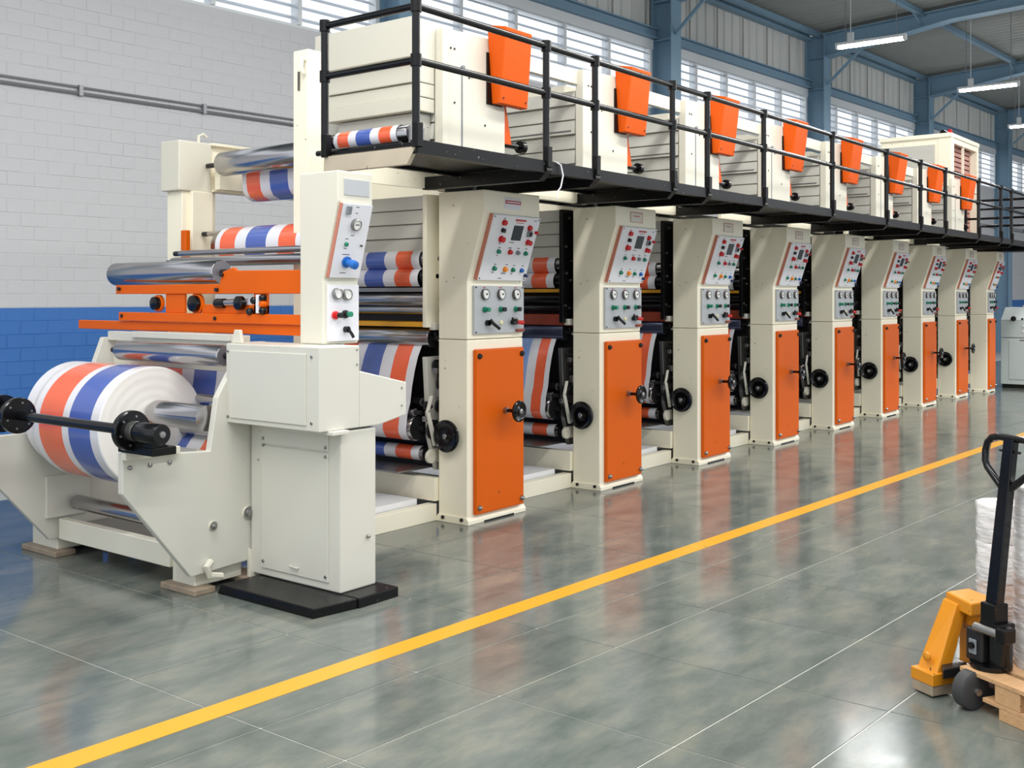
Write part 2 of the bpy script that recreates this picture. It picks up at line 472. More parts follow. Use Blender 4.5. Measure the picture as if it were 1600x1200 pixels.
# bays: window with louvers, lintel, girt, cladding
for n in range(len(COLX)-1):
    x0 = COLX[n]+CW; x1 = COLX[n+1]
    w = frame_empty('window_%d' % (n+1), kind='structure')
    zt = 5.98
    MB().box(x0, x1, -0.06, 0.12, zt-.16, zt).box(x0, x0+.06, -0.04, 0.1, SILL, zt-.16).box(x1-.06, x1, -0.04, 0.1, SILL, zt-.16)\
        .box(x0, x1, -0.0, 0.1, SILL, SILL+.03).build('window_frame', 'winwhite', w)
    nb = 5; pw = (x1-x0-.12)/nb
    bm = None
    for k in range(1, nb):
        xx = x0+.06+k*pw
        MB().box(xx-.028, xx+.028, -0.03, 0.11, SILL+.03, zt-.16).build('mullion', 'winwhite', w)
    nz = 7; pit = (zt-.16-SILL-.03)/nz
    q = math.radians(34); hw = 0.055
    dy, dz = hw*math.cos(q), hw*math.sin(q)
    for k in range(nb):
        a = x0+.06+k*pw+.03; b = a+pw-.06
        for j in range(nz):
            zc = SILL+.03+(j+.5)*pit
            if bm is None or True:
                pass
            if j == 0 and k == 0:
                base = MB()
                base.hull8([(a, -dy, zc-dz-.004), (b, -dy, zc-dz-.004), (b, dy, zc+dz-.004), (a, dy, zc+dz-.004)],
                           [(a, -dy, zc-dz+.004), (b, -dy, zc-dz+.004), (b, dy, zc+dz+.004), (a, dy, zc+dz+.004)])
                bl = base.build('louver_blade', 'blade', w); l0 = bl.location.copy()
            else:
                c2 = bl.copy(); COL.objects.link(c2); c2.parent = w
                c2.location = l0 + Vector((k*pw, 0, j*pit))
    wb_ = frame_empty('trim_%d' % (20+n), kind='structure')
    MB().box(x0-.1, x1+.1, -0.13, -0.03, zt+.01, zt+.04).box(x0-.1, x1+.1, -0.06, 0.0, zt+.04, zt+.17)\
        .box(x0-.1, x1+.1, -0.13, -0.03, zt+.17, zt+.19).build('girt', 'steelblue', wb_)
    MB().box(x0, x1, -0.16, 0.0, 6.98, 7.01).box(x0, x1, -0.1, -0.06, 7.01, 7.15).build('eaves_beam', 'steelblue', wb_)
    # ribbed wall sheets, each about 0.9 m wide
    cx = x0
    while cx < x1-.05:
        e = min(cx+.95, x1); mb = MB(); px = cx; prof = []
        while px < e-.01:
            prof += [(px, 0.02), (min(px+.235, e), 0.02), (min(px+.25, e), -0.012), (min(px+.27, e), -0.012), (min(px+.285, e), 0.02)]
            px += .30
        vs = [(p[0], p[1], 6.12) for p in prof] + [(p[0], p[1], 7.12) for p in prof]
        L = len(prof)
        mb.add(vs, [(i, i+1, L+i+1, L+i) for i in range(L-1)])
        mb.build('cladding_sheet', 'clad', wb_)
        cx = e

# roof: corrugated sheets and purlins
ceil = frame_empty('ceiling', kind='structure')
sx = -3.0
while sx < 43:
    mb = MB(); e = sx+1.0; vs = []; cnt = 21
    for yy in (0.3, -15.0):
        for i in range(cnt):
            xx = sx + i*0.05
            vs.append((xx, yy, roofz(yy) + 0.032*math.cos(2*PI*xx/0.25)))
    mb.add(vs, [(i, i+1, cnt+i+1, cnt+i) for i in range(cnt-1)], 0, True)
    mb.build('roof_sheet', 'roof', ceil)
    sx = e
for yy in (-0.25, -2.4, -4.8, -7.2, -9.6, -12.0, -14.4):
    z = roofz(yy)
    MB().box(-3, 43, yy-.03, yy+.03, z-.14, z-.03).box(-3, 43, yy-.07, yy+.03, z-.15, z-.135).build('purlin', 'steelblue', ceil)

we = frame_empty('wall_end', kind='structure')
MB().box(43, 43.3, -15, 0.3, 0, BLUE).build('lower_wall', 'wallblue', we)
MB().box(43, 43.3, -15, 0.3, BLUE, 7.8).build('upper_wall', 'wallwhite', we)

# ---------------- strip lamps ----------------
def strip_lamp():
    r = empty('strip_lamp', (0, 0, 0))
    MB().box(-.05, .05, -.54, .54, .02, .07).build('lamp_housing', 'fixture', r, .008)
    MB().box(-.045, .045, -.58, -.535, -.03, .07).build('end_cap', 'fixture', r, .005)
    MB().box(-.045, .045, .535, .58, -.03, .07).build('end_cap', 'fixture', r, .005)
    t = MB().cyl((-.022, -.53, -.012), (-.022, .53, -.012), .018, 10).cyl((.022, -.53, -.012), (.022, .53, -.012), .018, 10)
    t.build('lamp_tube', 'tube', r)
    for y in (-.42, .42): MB().cyl((0, y, .07), (0, y, 1.5), .006, 6).build('hanger', 'galv', r)
    MB().box(-.03, .03, .28, .38, .07, .22).build('junction_box', 'fixture', r, .006)
    MB().cyl((0, .33, .22), (0, .33, 1.5), .008, 6).build('cable', 'fixture', r)
    return r
lamp0 = strip_lamp()
lamps = [(17.55, 6.2, 'glowing strip lamp hanging nearest, in front of the second visible blue rafter'),
         (22.75, 5.68, 'glowing strip lamp at the right edge, middle one of the hanging row'),
         (28.4, 6.05, 'small far strip lamp cut off by the right picture edge')]
for i, (x, y, lb) in enumerate(lamps):
    o = lamp0 if i == 0 else copy_tree(lamp0)
    o.location = (x, y, 5.8); tag(o, lb, 'lamp', 'strip lamps hanging over the press')

# ---------------- printing units ----------------
BANDS = [('fwhite', 0.05), ('forange', 0.155), ('fwhite', 0.11), ('fblue', 0.20), ('fwhite', 0.12), ('forange', 0.16), ('fwhite', 0.08)]
FM = ['fwhite', 'forange', 'fblue', 'flight']
BANDS2 = [('fwhite', 0.2), ('forange', 0.12), ('fwhite', 0.08), ('fblue', 0.20), ('fwhite', 0.09), ('forange', 0.10), ('fwhite', 0.05)]
def film_strip(path, y0, y1, thick=0.003, pale=False, bands=None):
    """film sheet: path of (x,z) points swept from y0 (far) to y1 (near), colour bands across"""
    mb = MB(); bands = bands or BANDS; tot = sum(b[1] for b in bands); y = y0
    for nm, w in bands:
        ya = y; y = y + (y1-y0)*w/tot; mi = FM.index(nm)
        if pale and nm == 'fblue': mi = 3
        vs = [(p[0], ya, p[1]) for p in path] + [(p[0], y, p[1]) for p in path]; L = len(path)
        mb.add(vs, [(i, i+1, L+i+1, L+i) for i in range(L-1)], mi, True)
    return mb
def arc(cx, cz, r, a0, a1, n=10):
    return [(cx+r*math.cos(math.radians(a0+(a1-a0)*i/n)), cz+r*math.sin(math.radians(a0+(a1-a0)*i/n))) for i in range(n+1)]

def roller(parent, x, z, r, y0, y1, m='chrome', name='roller', shaft=0.06, endm='endgrey', label=None):
    mb = MB(); L = y1-y0
    mb.lathe((x, y0, z), (0, 1, 0), [(-shaft, .018), (0, .018), (0.001, r*0.93), (0.012, r), (L-.012, r), (L-.001, r*.93), (L, .018), (L+shaft, .018)], 28,
             mis=[2, 1, 0, 0, 0, 1, 2])
    return mb.build(name, [m, endm, 'dark'], parent, label=label)

def rectplate(parent, name, x0, x1, y, z0, z1, t, m, bevel=.003, label=None):
    return MB().box(x0, x1, y-t, y, z0, z1).build(name, m, parent, bevel, label)

def build_unit(x0, wdt=0.66, sideframe='black', hood=True, big_hood=False, wheel=True, label=''):
    """x0: left face of the operator-side housing"""
    rt = empty('printing_unit', (x0, 5.15, 0))
    tag(rt, label, 'printing machine', 'printing units of the press in a row')
    X = lambda f: x0 + f*wdt/0.66
    # housings
    low = MB().box(x0, X(.66), 5.019, 5.295, 0.04, 1.334)
    lo = low.build('lower_housing', 'cream', rt, .008)
    up = MB().prism([(5.295, 1.338), (5.019, 1.338), (5.019, 1.762), (4.857, 2.255), (4.857, 2.412), (5.295, 2.412)], x0, X(.66), 'x')
    uh = up.build('upper_housing', 'cream', rt, .008)
    MB().prism([(5.0, 0.0), (5.31, 0.0), (5.31, .03), (5.29, .055), (5.02, .055), (5.0, .03)], X(-.012), X(.675), 'x').build('foot_skirt', 'cream', rt, .004)
    MB().box(X(.17), X(.52), 4.995, 5.01, -0.0, .012).build('floor_gap', 'blackp', rt)
    for (bx, by) in ((.0, 5.06), (.0, 5.24)):
        MB().cyl((x0+.001, by, .035), (x0-.022, by, .035), .014, 8).build('foot_bolt', 'dark', rt)
    # access door with bolts
    d = MB().box(X(.062), X(.632), 4.985, 5.019, 0.065, 1.265)
    dd = d.build('access_door', 'orange', rt, .01)
    for (fx, z) in ((.095, 1.215), (.600, 1.215), (.095, .115), (.600, .115)):
        b = MB().lathe((X(fx), 4.985, z), (0, -1, 0), [(0, .020), (.012, .020), (.022, .012), (.028, .008)], 12)
        b.build('bolt', 'dark' if z > 1 else 'steel', dd)
    # sloping control panel
    p0 = Vector((0, 5.019, 1.762)); p1 = Vector((0, 4.857, 2.255))
    tdir = (p1-p0).normalized(); nrm = Vector((0, -tdir.z, tdir.y)).normalized()
    if nrm.y > 0: nrm = -nrm
    H = (p1-p0).length
    def sp(s, t, out=0.0):          # s across 0..1, t down 0..1
        zz = p0 + tdir*(H*(0.985-0.955*t)) + nrm*out
        return Vector((X(.075+.565*s), zz.y, zz.z))
    def slab(s0, s1, t0, t1, a, b, mb=None, mi=0):
        mb = mb or MB()
        mb.hull8([sp(s0, t1, a), sp(s1, t1, a), sp(s1, t0, a), sp(s0, t0, a)], [sp(s0, t1, b), sp(s1, t1, b), sp(s1, t0, b), sp(s0, t0, b)], mi)
        return mb
    cp = slab(0, 1, 0, 1, 0, .03).build('control_panel', 'panelwhite', rt, .002)
    slab(-.022, -.001, 0, 1, 0, .029).build('panel_side_strip', 'coral', cp, .001)
    slab(.47, .67, .14, .37, .03, .035).build('display_screen', 'screen', cp, .002)
    def knob(s, t, r, m, ln=.018, name='push_button'):
        b = MB().lathe(sp(s, t, .03), nrm, [(0, r*1.18), (.006, r*1.18), (.0065, r*.9), (ln, r), (ln+.006, r*.7)], 14)
        return b.build(name, m, cp)
    for (s, t, r, m, ln) in ((.24,.11,.019,'red',.022), (.26,.36,.022,'red',.03), (.80,.16,.018,'red',.02), (.84,.385,.020,'red',.035), (.965,.225,.011,'red',.02),
                         (.27,.55,.015,'green',.018), (.51,.55,.017,'red',.02), (.68,.555,.015,'grey',.018), (.85,.56,.015,'green',.018),
                         (.27,.81,.016,'green',.018), (.50,.82,.018,'amber',.02), (.67,.825,.015,'green',.018), (.86,.83,.015,'bblue',.018), (.965,.91,.012,'navy',.02)):
        knob(s, t, r, m, ln)
    for (s, t) in ((.25, .225), (.83, .25)):
        b = MB().lathe(sp(s, t, .03), nrm, [(0, .017), (.006, .017), (.007, .013), (.014, .013)], 12)
        slab(s-.02, s+.02, t-.03, t+.03, .04, .055, b, 0)
        b.build('selector_switch', 'dark', cp)
    b = slab(.78, .86, .2, .3, .03, .045); b.build('switch_plate', 'grey', cp, .002)
    mk = MB()
    slab(.47, .70, .045, .075, .03, .0308, mk, 1); slab(.5, .66, .095, .105, .03, .0308, mk, 1)
    for (s, t, w_) in ((.24,.05,.04),(.5,.405,.10),(.28,.49,.05),(.5,.49,.07),(.68,.49,.05),(.85,.49,.05),(.28,.75,.05),(.52,.75,.05),(.68,.76,.04),(.87,.76,.05),
                       (.49,.885,.1),(.44,.965,.08),(.9,.05,.06),(.26,.43,.05),(.27,.615,.03),(.27,.88,.03),(.67,.89,.04)):
        slab(s-w_/2, s+w_/2, t-.006, t+.006, .03, .0308, mk, 0)
    mk.build('panel_lettering', ['ink', 'inkred'], cp)['kind'] = 'stuff'
    for (s, t) in ((.03, .03), (.97, .03), (.03, .97), (.97, .97)):
        MB().lathe(sp(s, t, .03), nrm, [(0, .006), (.004, .004)], 8).build('panel_screw', 'dark', cp)
    # small name plate on the head
    MB().box(X(.225), X(.42), 4.852, 4.857, 2.285, 2.37).build('name_plate', 'creamclean' if sideframe == 'black' else 'panelwhite', rt, .002)
    if sideframe != 'black':
        MB().box(X(.235), X(.418), 4.850, 4.852, 2.325, 2.352).build('name_plate_band', 'inkred', rt)
        t_ = MB()
        for q in range(9): t_.box(X(.25)+q*.018, X(.25)+q*.018+.012, 4.849, 4.850, 2.333, 2.344)
        t_.build('name_plate_lettering', 'panelwhite', rt)['kind'] = 'stuff'
    else:
        t_ = MB().box(X(.225), X(.42), 4.850, 4.852, 2.366, 2.371).box(X(.225), X(.42), 4.850, 4.852, 2.284, 2.287).box(X(.225), X(.228), 4.850, 4.852, 2.284, 2.37).box(X(.417), X(.42), 4.850, 4.852, 2.284, 2.37)
        t_.box(X(.27), X(.37), 4.850, 4.852, 2.335, 2.342)
        t_.build('name_plate_print', 'inkred', rt)
    # gauge panel
    gp = MB().box(X(.055), X(.645), 4.997, 5.019, 1.375, 1.728).build('gauge_panel', 'panelgrey', rt, .003)
    gx = lambda s: X(.055+.59*s)
    for s in (.19, .51, .82):
        g = MB().lathe((gx(s), 4.997, 1.665), (0, -1, 0), [(0, .040), (.022, .040), (.026, .034), (.020, .033), (.019, .001)], 22, mis=[2, 0, 0, 1], caps=False)
        g.box(gx(s)-.003, gx(s)+.017, 4.975, 4.977, 1.660, 1.672, 2)
        g.build('pressure_gauge', ['steel', 'dial', 'ink'], gp)
        MB().box(gx(s)-.016, gx(s)+.016, 4.995, 4.997, 1.712, 1.718).build('gauge_marking', 'inkred', gp)
        k = MB().lathe((gx(s), 4.997, 1.553), (0, -1, 0), [(0, .022), (.014, .022), (.016, .012), (.030, .012), (.031, .017), (.052, .017)], 14, mis=[0, 0, 0, 0, 1])
        k.build('regulator_knob', ['green', 'green' if s < .3 else 'dark'], gp)
    lv = MB().cyl((gx(.24), 4.997, 1.455), (gx(.24), 4.97, 1.455), .022, 14).tube([(gx(.24), 4.965, 1.48), (gx(.26), 4.95, 1.455), (gx(.36), 4.945, 1.42), (gx(.38), 4.945, 1.412)], .013, 8)
    lv.build('lever', 'blackp', gp)
    MB().lathe((gx(.52), 4.997, 1.455), (0, -1, 0), [(0, .017), (.01, .017), (.014, .012)], 12).build('push_button', 'knobcream', gp)
    k = MB().cyl((gx(.75), 4.997, 1.455), (gx(.75), 4.96, 1.455), .020, 14, 0).cyl((gx(.80), 4.965, 1.455), (gx(.87), 4.94, 1.45), .016, 12, 1)
    k.tube([(gx(.68), 4.96, 1.482), (gx(.76), 4.955, 1.478)], .012, 8, 0)
    k.build('selector_handle', ['blackp', 'red'], gp)
    MB().cyl((gx(.82), 4.985, 1.392), (gx(.97), 4.985, 1.394), .011, 8).build('fuse_holder', 'darkorange', gp)
    for (s, z) in ((.03, 1.715), (.97, 1.715), (.03, 1.388), (.97, 1.388)):
        MB().cyl((gx(s), 4.997, z), (gx(s), 4.992, z), .006, 8).build('panel_screw', 'dark', gp)
    # handwheels
    def wheel_(c, d, R, shaft):
        w = MB()
        d = Vector(d)
        w.lathe(c, d, [(0, R*.55), (.006, R*.93), (.012, R), (.024, R), (.030, R*.9), (.020, R*.8), (.012, R*.45), (.022, R*.2), (.03, R*.18)], 32)
        q = w.build('handwheel', 'blackp', rt)
        h = MB().lathe(Vector(c)+d*.028, d, [(0, .020), (.012, .020), (.018, .012)], 12)
        h.build('hub_nut', 'steel', q)
        s_ = MB().lathe(Vector(c)-d*shaft, d, [(0, .022), (shaft*.25, .022), (shaft*.26, .014), (shaft, .014)], 12, mis=[0, 0, 1])
        s_.build('wheel_shaft', ['steel', 'blackp'], q)
    if wheel:
        wheel_((x0-.045, 5.165, .637), (-1, 0, 0), .118, .05)
        wheel_((X(.392), 4.865, .800), (0, -1, 0), .080, .12)
    # press interior: side frames, rollers, cylinders
    YN, YF = 5.42, 6.45
    sf = 'black' if sideframe == 'black' else 'cream'
    MB().prism([(x0-.06, 1.42), (x0+.6, 1.42), (x0+.6, 2.40), (x0-.06, 2.40)], 5.36, 5.40, 'y').build('side_frame', sf, rt, .004)
    if sideframe == 'black':
        bb = MB()
        for z, dx in ((1.52, .03), (1.6, -.03), (1.74, .05), (1.86, -.01), (1.90, .06), (2.1, -.02), (2.3, .03)): bb.cyl((x0+dx, 5.36, z+dx), (x0+dx, 5.345, z+dx), .011, 8)
        bb.each('frame_bolt', 'steel', rt)
    MB().box(x0-.02, x0+.6, 6.5, 6.56, .0, 2.41).build('far_side_frame', 'cream', rt)
    MB().box(x0+.16, x0+.60, 5.40, 6.48, .35, 1.93).build('dark_interior_fill', 'dark', rt)  # dark block added to stand for the shaded interior behind the rollers
    # dryer tunnel boards below the walkway
    tn = MB().box(x0+.08, x0+.6, YN, YF, 1.98, 2.41).build('dryer_tunnel', 'slat', rt)
    for k in range(4):
        MB().prism([(x0+.045, 1.985+k*.107), (x0+.08, 1.985+k*.107), (x0+.08, 2.085+k*.107), (x0+.06, 2.085+k*.107)], YN, YF, 'y').build('tunnel_board', 'slat', tn)
    roller(rt, x0+.08, 1.93, .055, YN, YF, 'chrome')
    roller(rt, x0+.06, 1.80, .05, YN, YF, 'rubber')
    MB().box(x0+.02, x0+.10, YN+.02, YF, 1.685, 1.715).build('ink_tray', 'ochre' if sideframe == 'black' else 'steel', rt)
    roller(rt, x0+.09, 1.63, .055 if sideframe != 'black' else .045, YN, YF, 'chrome' if sideframe != 'black' else 'rubber', endm='steel')
    roller(rt, x0+.09, 1.545, .032, YN, YF, 'chrome' if sideframe != 'black' else 'rubber', endm='steel')
    MB().prism([(x0+.04, 1.42), (x0+.15, 1.42), (x0+.17, 1.46), (x0+.05, 1.455)] if sideframe != 'black' else [(x0+.02, 1.40), (x0+.13, 1.38), (x0+.15, 1.50), (x0+.03, 1.49)], YN-.06, YF, 'y').build('ink_trough', 'ochre' if sideframe != 'black' else 'darkorange', rt)
    roller(rt, x0+.085, 1.335, .074, YN, YF, 'chrome' if sideframe != 'black' else 'gunmetal', 'guide_roller', endm='dark')
    # lower printing group
    MB().prism([(x0-.02, 1.2), (x0+.35, 1.2), (x0+.35, .35), (x0+.1, .35), (x0+.02, .6)], 5.40, 5.44, 'y').build('gear_plate', 'greige' if sideframe != 'black' else 'steel', rt, .004)
    roller(rt, x0+.02, .86, .035, YN+.05, YF, 'rubber')
    roller(rt, x0-.06, .79, .03, YN+.05, YF, 'chrome')
    roller(rt, x0-.03, .67, .095, YN+.05, YF, 'chrome', 'print_cylinder', endm='dark')
    roller(rt, x0+.06, .47, .052, YN+.05, YF, 'chrome', endm='dark')
    MB().box(x0-.25, x0+.1, YN+.05, YF, .36, .372).build('drip_tray', 'steel', rt)
    # gears, bearing blocks and levers at the open side
    g = MB()
    random.seed(int(x0*10))
    for (dx, z, r) in ((.03, .66, .075), (.10, .83, .05), (-.04, .84, .038), (.12, 1.0, .055), (.06, 1.14, .04), (.14, .52, .05)):
        g.lathe((x0+dx, 5.38, z), (0, -1, 0), [(0, r), (.02, r), (.022, r*.6), (.04, r*.55), (.045, r*.3), (.06, r*.25)], 14, mi=0)
    g.each('drive_gear', 'dark', rt)
    bk = MB()
    bk.box(x0+.02, x0+.1, 5.33, 5.37, 1.08, 1.12).box(x0+.05, x0+.13, 5.33, 5.37, .90, .96).box(x0-.09, x0-.03, 5.34, 5.38, .73, .77)
    bk.each('bearing_block', 'steel', rt, .006)
    lvr = MB().hull8([(x0-.02, 5.32, .55), (x0+.02, 5.32, .55), (x0+.02, 5.335, .55), (x0-.02, 5.335, .55)], [(x0-.10, 5.32, .80), (x0-.07, 5.32, .82), (x0-.07, 5.335, .82), (x0-.10, 5.335, .80)])
    lvr.hull8([(x0-.10, 5.32, .80), (x0-.07, 5.32, .80), (x0-.07, 5.335, .80), (x0-.10, 5.335, .80)], [(x0-.06, 5.32, .92), (x0-.03, 5.32, .92), (x0-.03, 5.335, .92), (x0-.06, 5.335, .92)])
    lvr.build('throw_off_lever', 'greige', rt, .003)
    MB().box(x0-.01, x0+.12, 5.33, 5.38, 1.40, 1.455).cyl((x0+.07, 5.35, 1.33), (x0+.07, 5.31, 1.33), .02, 10).build('roller_bracket', 'greige', rt, .006)
    hs = MB().tube([(x0+.02, 5.35, 1.38), (x0+.13, 5.33, 1.25), (x0+.09, 5.33, 1.12), (x0+.15, 5.34, 1.0), (x0+.08, 5.33, .93)], .012, 6)
    hs.tube([(x0+.13, 5.34, 1.42), (x0+.16, 5.33, 1.3), (x0+.04, 5.34, 1.05)], .009, 6).each('hose', 'blackp', rt)
    MB().box(x0-.03, x0+.08, 5.345, 5.375, .42, .52).cyl((x0-.03, 5.36, .47), (x0-.03, 5.33, .47), .05, 16).build('roller_end_bracket', 'creamclean', rt, .004)
    # base beams
    MB().box(x0-.035, x0+.03, 5.30, 6.5, .145, .315).build('cross_beam', 'cream', rt, .004)
    if hood:
        hx = x0-.303
        xr = hx+.717
        pl = MB().prism([(hx+.06, 2.50), (xr, 2.50), (xr, 3.09), (hx+.56, 3.12), (hx+.56, 3.545), (hx+.06, 3.53)], 5.0, 5.03, 'y')
        po = pl.build('hood_side_plate', 'creamclean', rt, .004)
        MB().box(hx+.215, hx+.228, 4.996, 5.0, 2.56, 3.28).lathe((hx+.221, 5.0, 3.28), (0, -1, 0), [(0, .016), (.02, .016)], 10).build('slot_guide', 'grey', po)
        bs = MB()
        for (a, b) in ((.10, 3.40), (.14, 3.40), (.30, 3.22), (.33, 3.23), (.52, 2.62), (.48, 2.9), (.14, 3.02)):
            bs.cyl((hx+a, 5.0, b), (hx+a, 4.995, b), .008, 8)
        bs.each('plate_screw', 'dark', po)
        MB().box(hx, hx+.06, 4.985, 5.06, 2.50, 3.52).build('corner_post', 'creamclean', rt, .004)
        bd = MB().box(hx+.03, hx+.68, 5.06, 6.42, 2.62, 3.36).build('dryer_hood', 'slat', rt, .004)
        for k in range(6):
            z0 = 2.63+k*.122
            o_ = .0 if k % 2 else .012
            MB().prism([(hx-.012+o_, z0), (hx+.03, z0), (hx+.03, z0+.112), (hx+.004+o_, z0+.112)], 5.07, 6.40, 'y').build('hood_board', 'slat', bd, .002)
        MB().cyl((hx+.0, 5.10, 3.02), (hx+.0, 6.35, 3.02), .012, 8).build('tie_rod', 'steel', bd)
        MB().box(hx+.04, hx+.6, 5.2, 6.3, 3.36, 3.42).build('hood_cap', 'creamclean', bd, .004)
        MB().box(hx+.55, hx+1.74, 5.04, 5.09, 3.40, 3.52).build('top_tie_beam', 'creamclean', rt, .004)
        MB().box(hx+.65, hx+1.74, 6.3, 6.36, 3.38, 3.46).build('top_tie_beam', 'creamclean', rt, .004)
        # tapering orange blower cowl
        a = hx+.555
        ow = MB().hull8([(a-.0, 4.925, 3.068), (a+.345, 4.925, 3.068), (a+.345, 4.995, 3.068), (a-.0, 4.995, 3.068)],
                        [(a-.055, 4.82, 3.605), (a+.265, 4.82, 3.605), (a+.265, 4.995, 3.64), (a-.055, 4.995, 3.64)])
        oo = ow.build('blower_cowl', 'orangehi', rt, .006)
        sc_ = MB()
        for (q, z) in ((.04, 3.10), (.31, 3.10)): sc_.cyl((a+q, 4.925, z+.01), (a+q, 4.912, z+.01), .007, 8)
        sc_.each('cowl_screw', 'dark', oo)
        MB().box(a-.06, a+.12, 4.99, 5.0, 3.06, 3.44).build('cowl_back_plate', 'black', rt, .002)
        MB().prism([(xr, 2.80), (xr+.12, 2.80), (xr+.05, 3.09), (xr, 3.09)], 5.03, 5.06, 'y').build('duct_flap', 'orangehi', rt)
        ks = MB().cyl((xr-.02, 5.06, 2.80), (xr+.27, 5.06, 2.80), .022, 12).lathe((xr+.25, 5.06, 2.80), (1, 0, 0), [(0, .02), (.005, .048), (.05, .05), (.058, .04)], 16)
        ks.build('clamp_handle', 'blackp', rt)
    return rt

UX = [5.935+1.7385*i for i in range(9)]
ordn = ['first printing unit next to the infeed console, red banded name plate on its head',
        'second printing unit counted from the roll end, its orange door facing the aisle',
        'third printing unit from the roll end, between second and fourth orange doors',
        'fourth printing unit from the roll end, near the middle of the row',
        'fifth printing unit from the roll end, below the fifth orange cowl',
        'sixth printing unit from the roll end, below the sixth orange cowl',
        'seventh printing unit from the roll end, its hood in front of the tall far tower',
        'eighth printing unit, last in the row with an orange cowl above']
u1 = build_unit(UX[0], sideframe='cream', big_hood=True, label=ordn[0])
proto = build_unit(UX[1], label=ordn[1])
for i in range(2, 8):
    c = copy_tree(proto); c.location = (UX[i], 5.15, 0); c['label'] = ordn[i]
ulast = build_unit(19.42, wdt=0.46, hood=False, wheel=False, label='narrow last stand at the far end of the press, orange door seen almost edge on')
ulast.location = (19.50, 5.02, 0)

# big hood end box on the first unit
def P1(mb, name, m, bev=.004, lab=None): return mb.build(name, m, u1, bev, lab)
hb = P1(MB().box(5.39, 5.63, 5.05, 6.03, 3.29, 3.565), 'hood_end_box', 'creamclean', .006)
for k, (xa, z0, z1) in enumerate(((5.45, 3.13, 3.285), (5.47, 3.03, 3.125), (5.44, 2.93, 3.025))):
    P1(MB().box(xa, 5.63, 5.06, 5.98, z0, z1), 'hood_end_board', 'creamclean', .006)
P1(MB().box(5.50, 5.63, 5.10, 5.9, 2.70, 2.925), 'hood_throat', 'slat', .004)

# frame members joining the units
fr = empty('press_frame', (5.6, 5.3, 0)); tag(fr, 'cream low floor beams and upper rails tying the printing units together', 'machine frame')
xs_prev = 4.27
for i in range(9):
    a = xs_prev; b = UX[i] if i < 8 else 19.42
    MB().box(a, b-.002, 5.31, 5.39, 0.0, .125).build('floor_beam', 'cream', fr, .004)
    MB().box(a, b-.002, 6.50, 6.58, 0.0, .125).build('floor_beam', 'cream', fr, .004)
    if i:
        MB().box(a+.0, min(a+1.0, b), 5.10, 5.14, 2.425, 2.545).build('upper_rail_end', 'cream', fr, .004)
    xs_prev = b+.662
MB().box(4.86, 6.0, 5.30, 5.36, 2.435, 2.50).build('upper_rail', 'cream', fr, .004)
MB().box(4.86, 6.0, 5.29, 5.30, 2.425, 2.59).build('upper_rail', 'cream', fr, .003)
MB().box(6.0, 19.9, 5.30, 5.36, 2.43, 2.49).build('upper_rail', 'black', fr)
MB().box(4.9, 19.9, 6.50, 6.56, 2.43, 2.60).build('upper_rail', 'cream', fr)
trays = []
t0 = None
for i in range(8):
    a = UX[i]-.98 if i else 4.75
    b = UX[i]-.11
    o = MB().box(a, b, 5.41, 6.4, .12, .165).box(a+.02, b-.02, 5.43, 6.38, 0, .12).build('paper_covered_tray', 'tray')
    tag(o, ['white sheeted tray on the floor between infeed console and first unit', 'white sheeted tray on the floor between first and second unit',
            'white sheeted tray between second and third unit', 'white sheeted tray between third and fourth unit', 'white sheeted tray between fourth and fifth unit',
            'white sheeted tray between fifth and sixth unit', 'white sheeted tray between sixth and seventh unit', 'white sheeted tray between seventh and eighth unit'][i], 'tray', 'sheeted trays under the press')

# ---------------- printed web ----------------
film = empty('printed_film', (5.9, 5.9, 1.2)); tag(film, 'glossy plastic web with orange, blue and white bands threaded through the press', 'printed film')
for i in range(8):
    x = UX[i]; ya, yb = 6.38, 5.50
    pale = (i == 1)
    film_strip(arc(x+.09, 1.925, .082, 75, 245, 10) + arc(x+.07, 1.785, .078, 115, 230, 8), ya, yb).build('film_span', FM, film)
    # over the big roller, then sagging down to the cylinder
    path = [(x+.05, 1.30), (x+.035, 1.265), (x+.0, 1.20), (x-.035, 1.10), (x-.065, .98), (x-.085, .86), (x-.115, .78)] + arc(x-.03, .67, .10, 160, 240, 5)
    film_strip(path, ya, yb, pale=pale, bands=BANDS2 if i else None).build('film_span', FM, film)
    film_strip(arc(x+.06, .47, .056, 80, 290, 10) + [(x+.14, .41)], ya, yb).build('film_span', FM, film)

# ---------------- walkway ----------------
wk = empty('walkway', (4.515, 4.2, 2.5)); tag(wk, 'long black steel walkway with pipe railing above the printing units', 'walkway')
XA, XB = 4.515, 19.95
MB().box(XA+.02, XB, 4.23, 4.98, 2.515, 2.535).build('deck_plate', 'black', wk)
MB().box(XA, XB, 4.185, 4.20, 2.465, 2.545).box(XA, XB, 4.20, 4.245, 2.465, 2.477).box(XA, XB, 4.20, 4.245, 2.533, 2.545).build('edge_channel', 'black', wk)
MB().box(XA+.4, XB, 4.95, 4.99, 2.495, 2.515).build('inner_channel', 'black', wk)
MB().prism([(4.27, 2.405), (4.96, 2.405), (4.96, 2.505), (4.20, 2.505)], XA-.004, XA+.03, 'x').build('end_channel', 'brownsteel', wk, .003)
PX = [4.515, 5.775, 6.36, 7.46, 8.04, 9.13, 10.77, 12.41, 13.65, 14.69, 16.30, 17.55, 18.2, 19.75]
RAILZ, MIDZ = 3.305, 2.995
def fitting(mb, x, y, z, r=.033):
    mb.lathe((x, y, z-.035), (0, 0, 1), [(0, r), (.07, r)], 10)
post0 = None
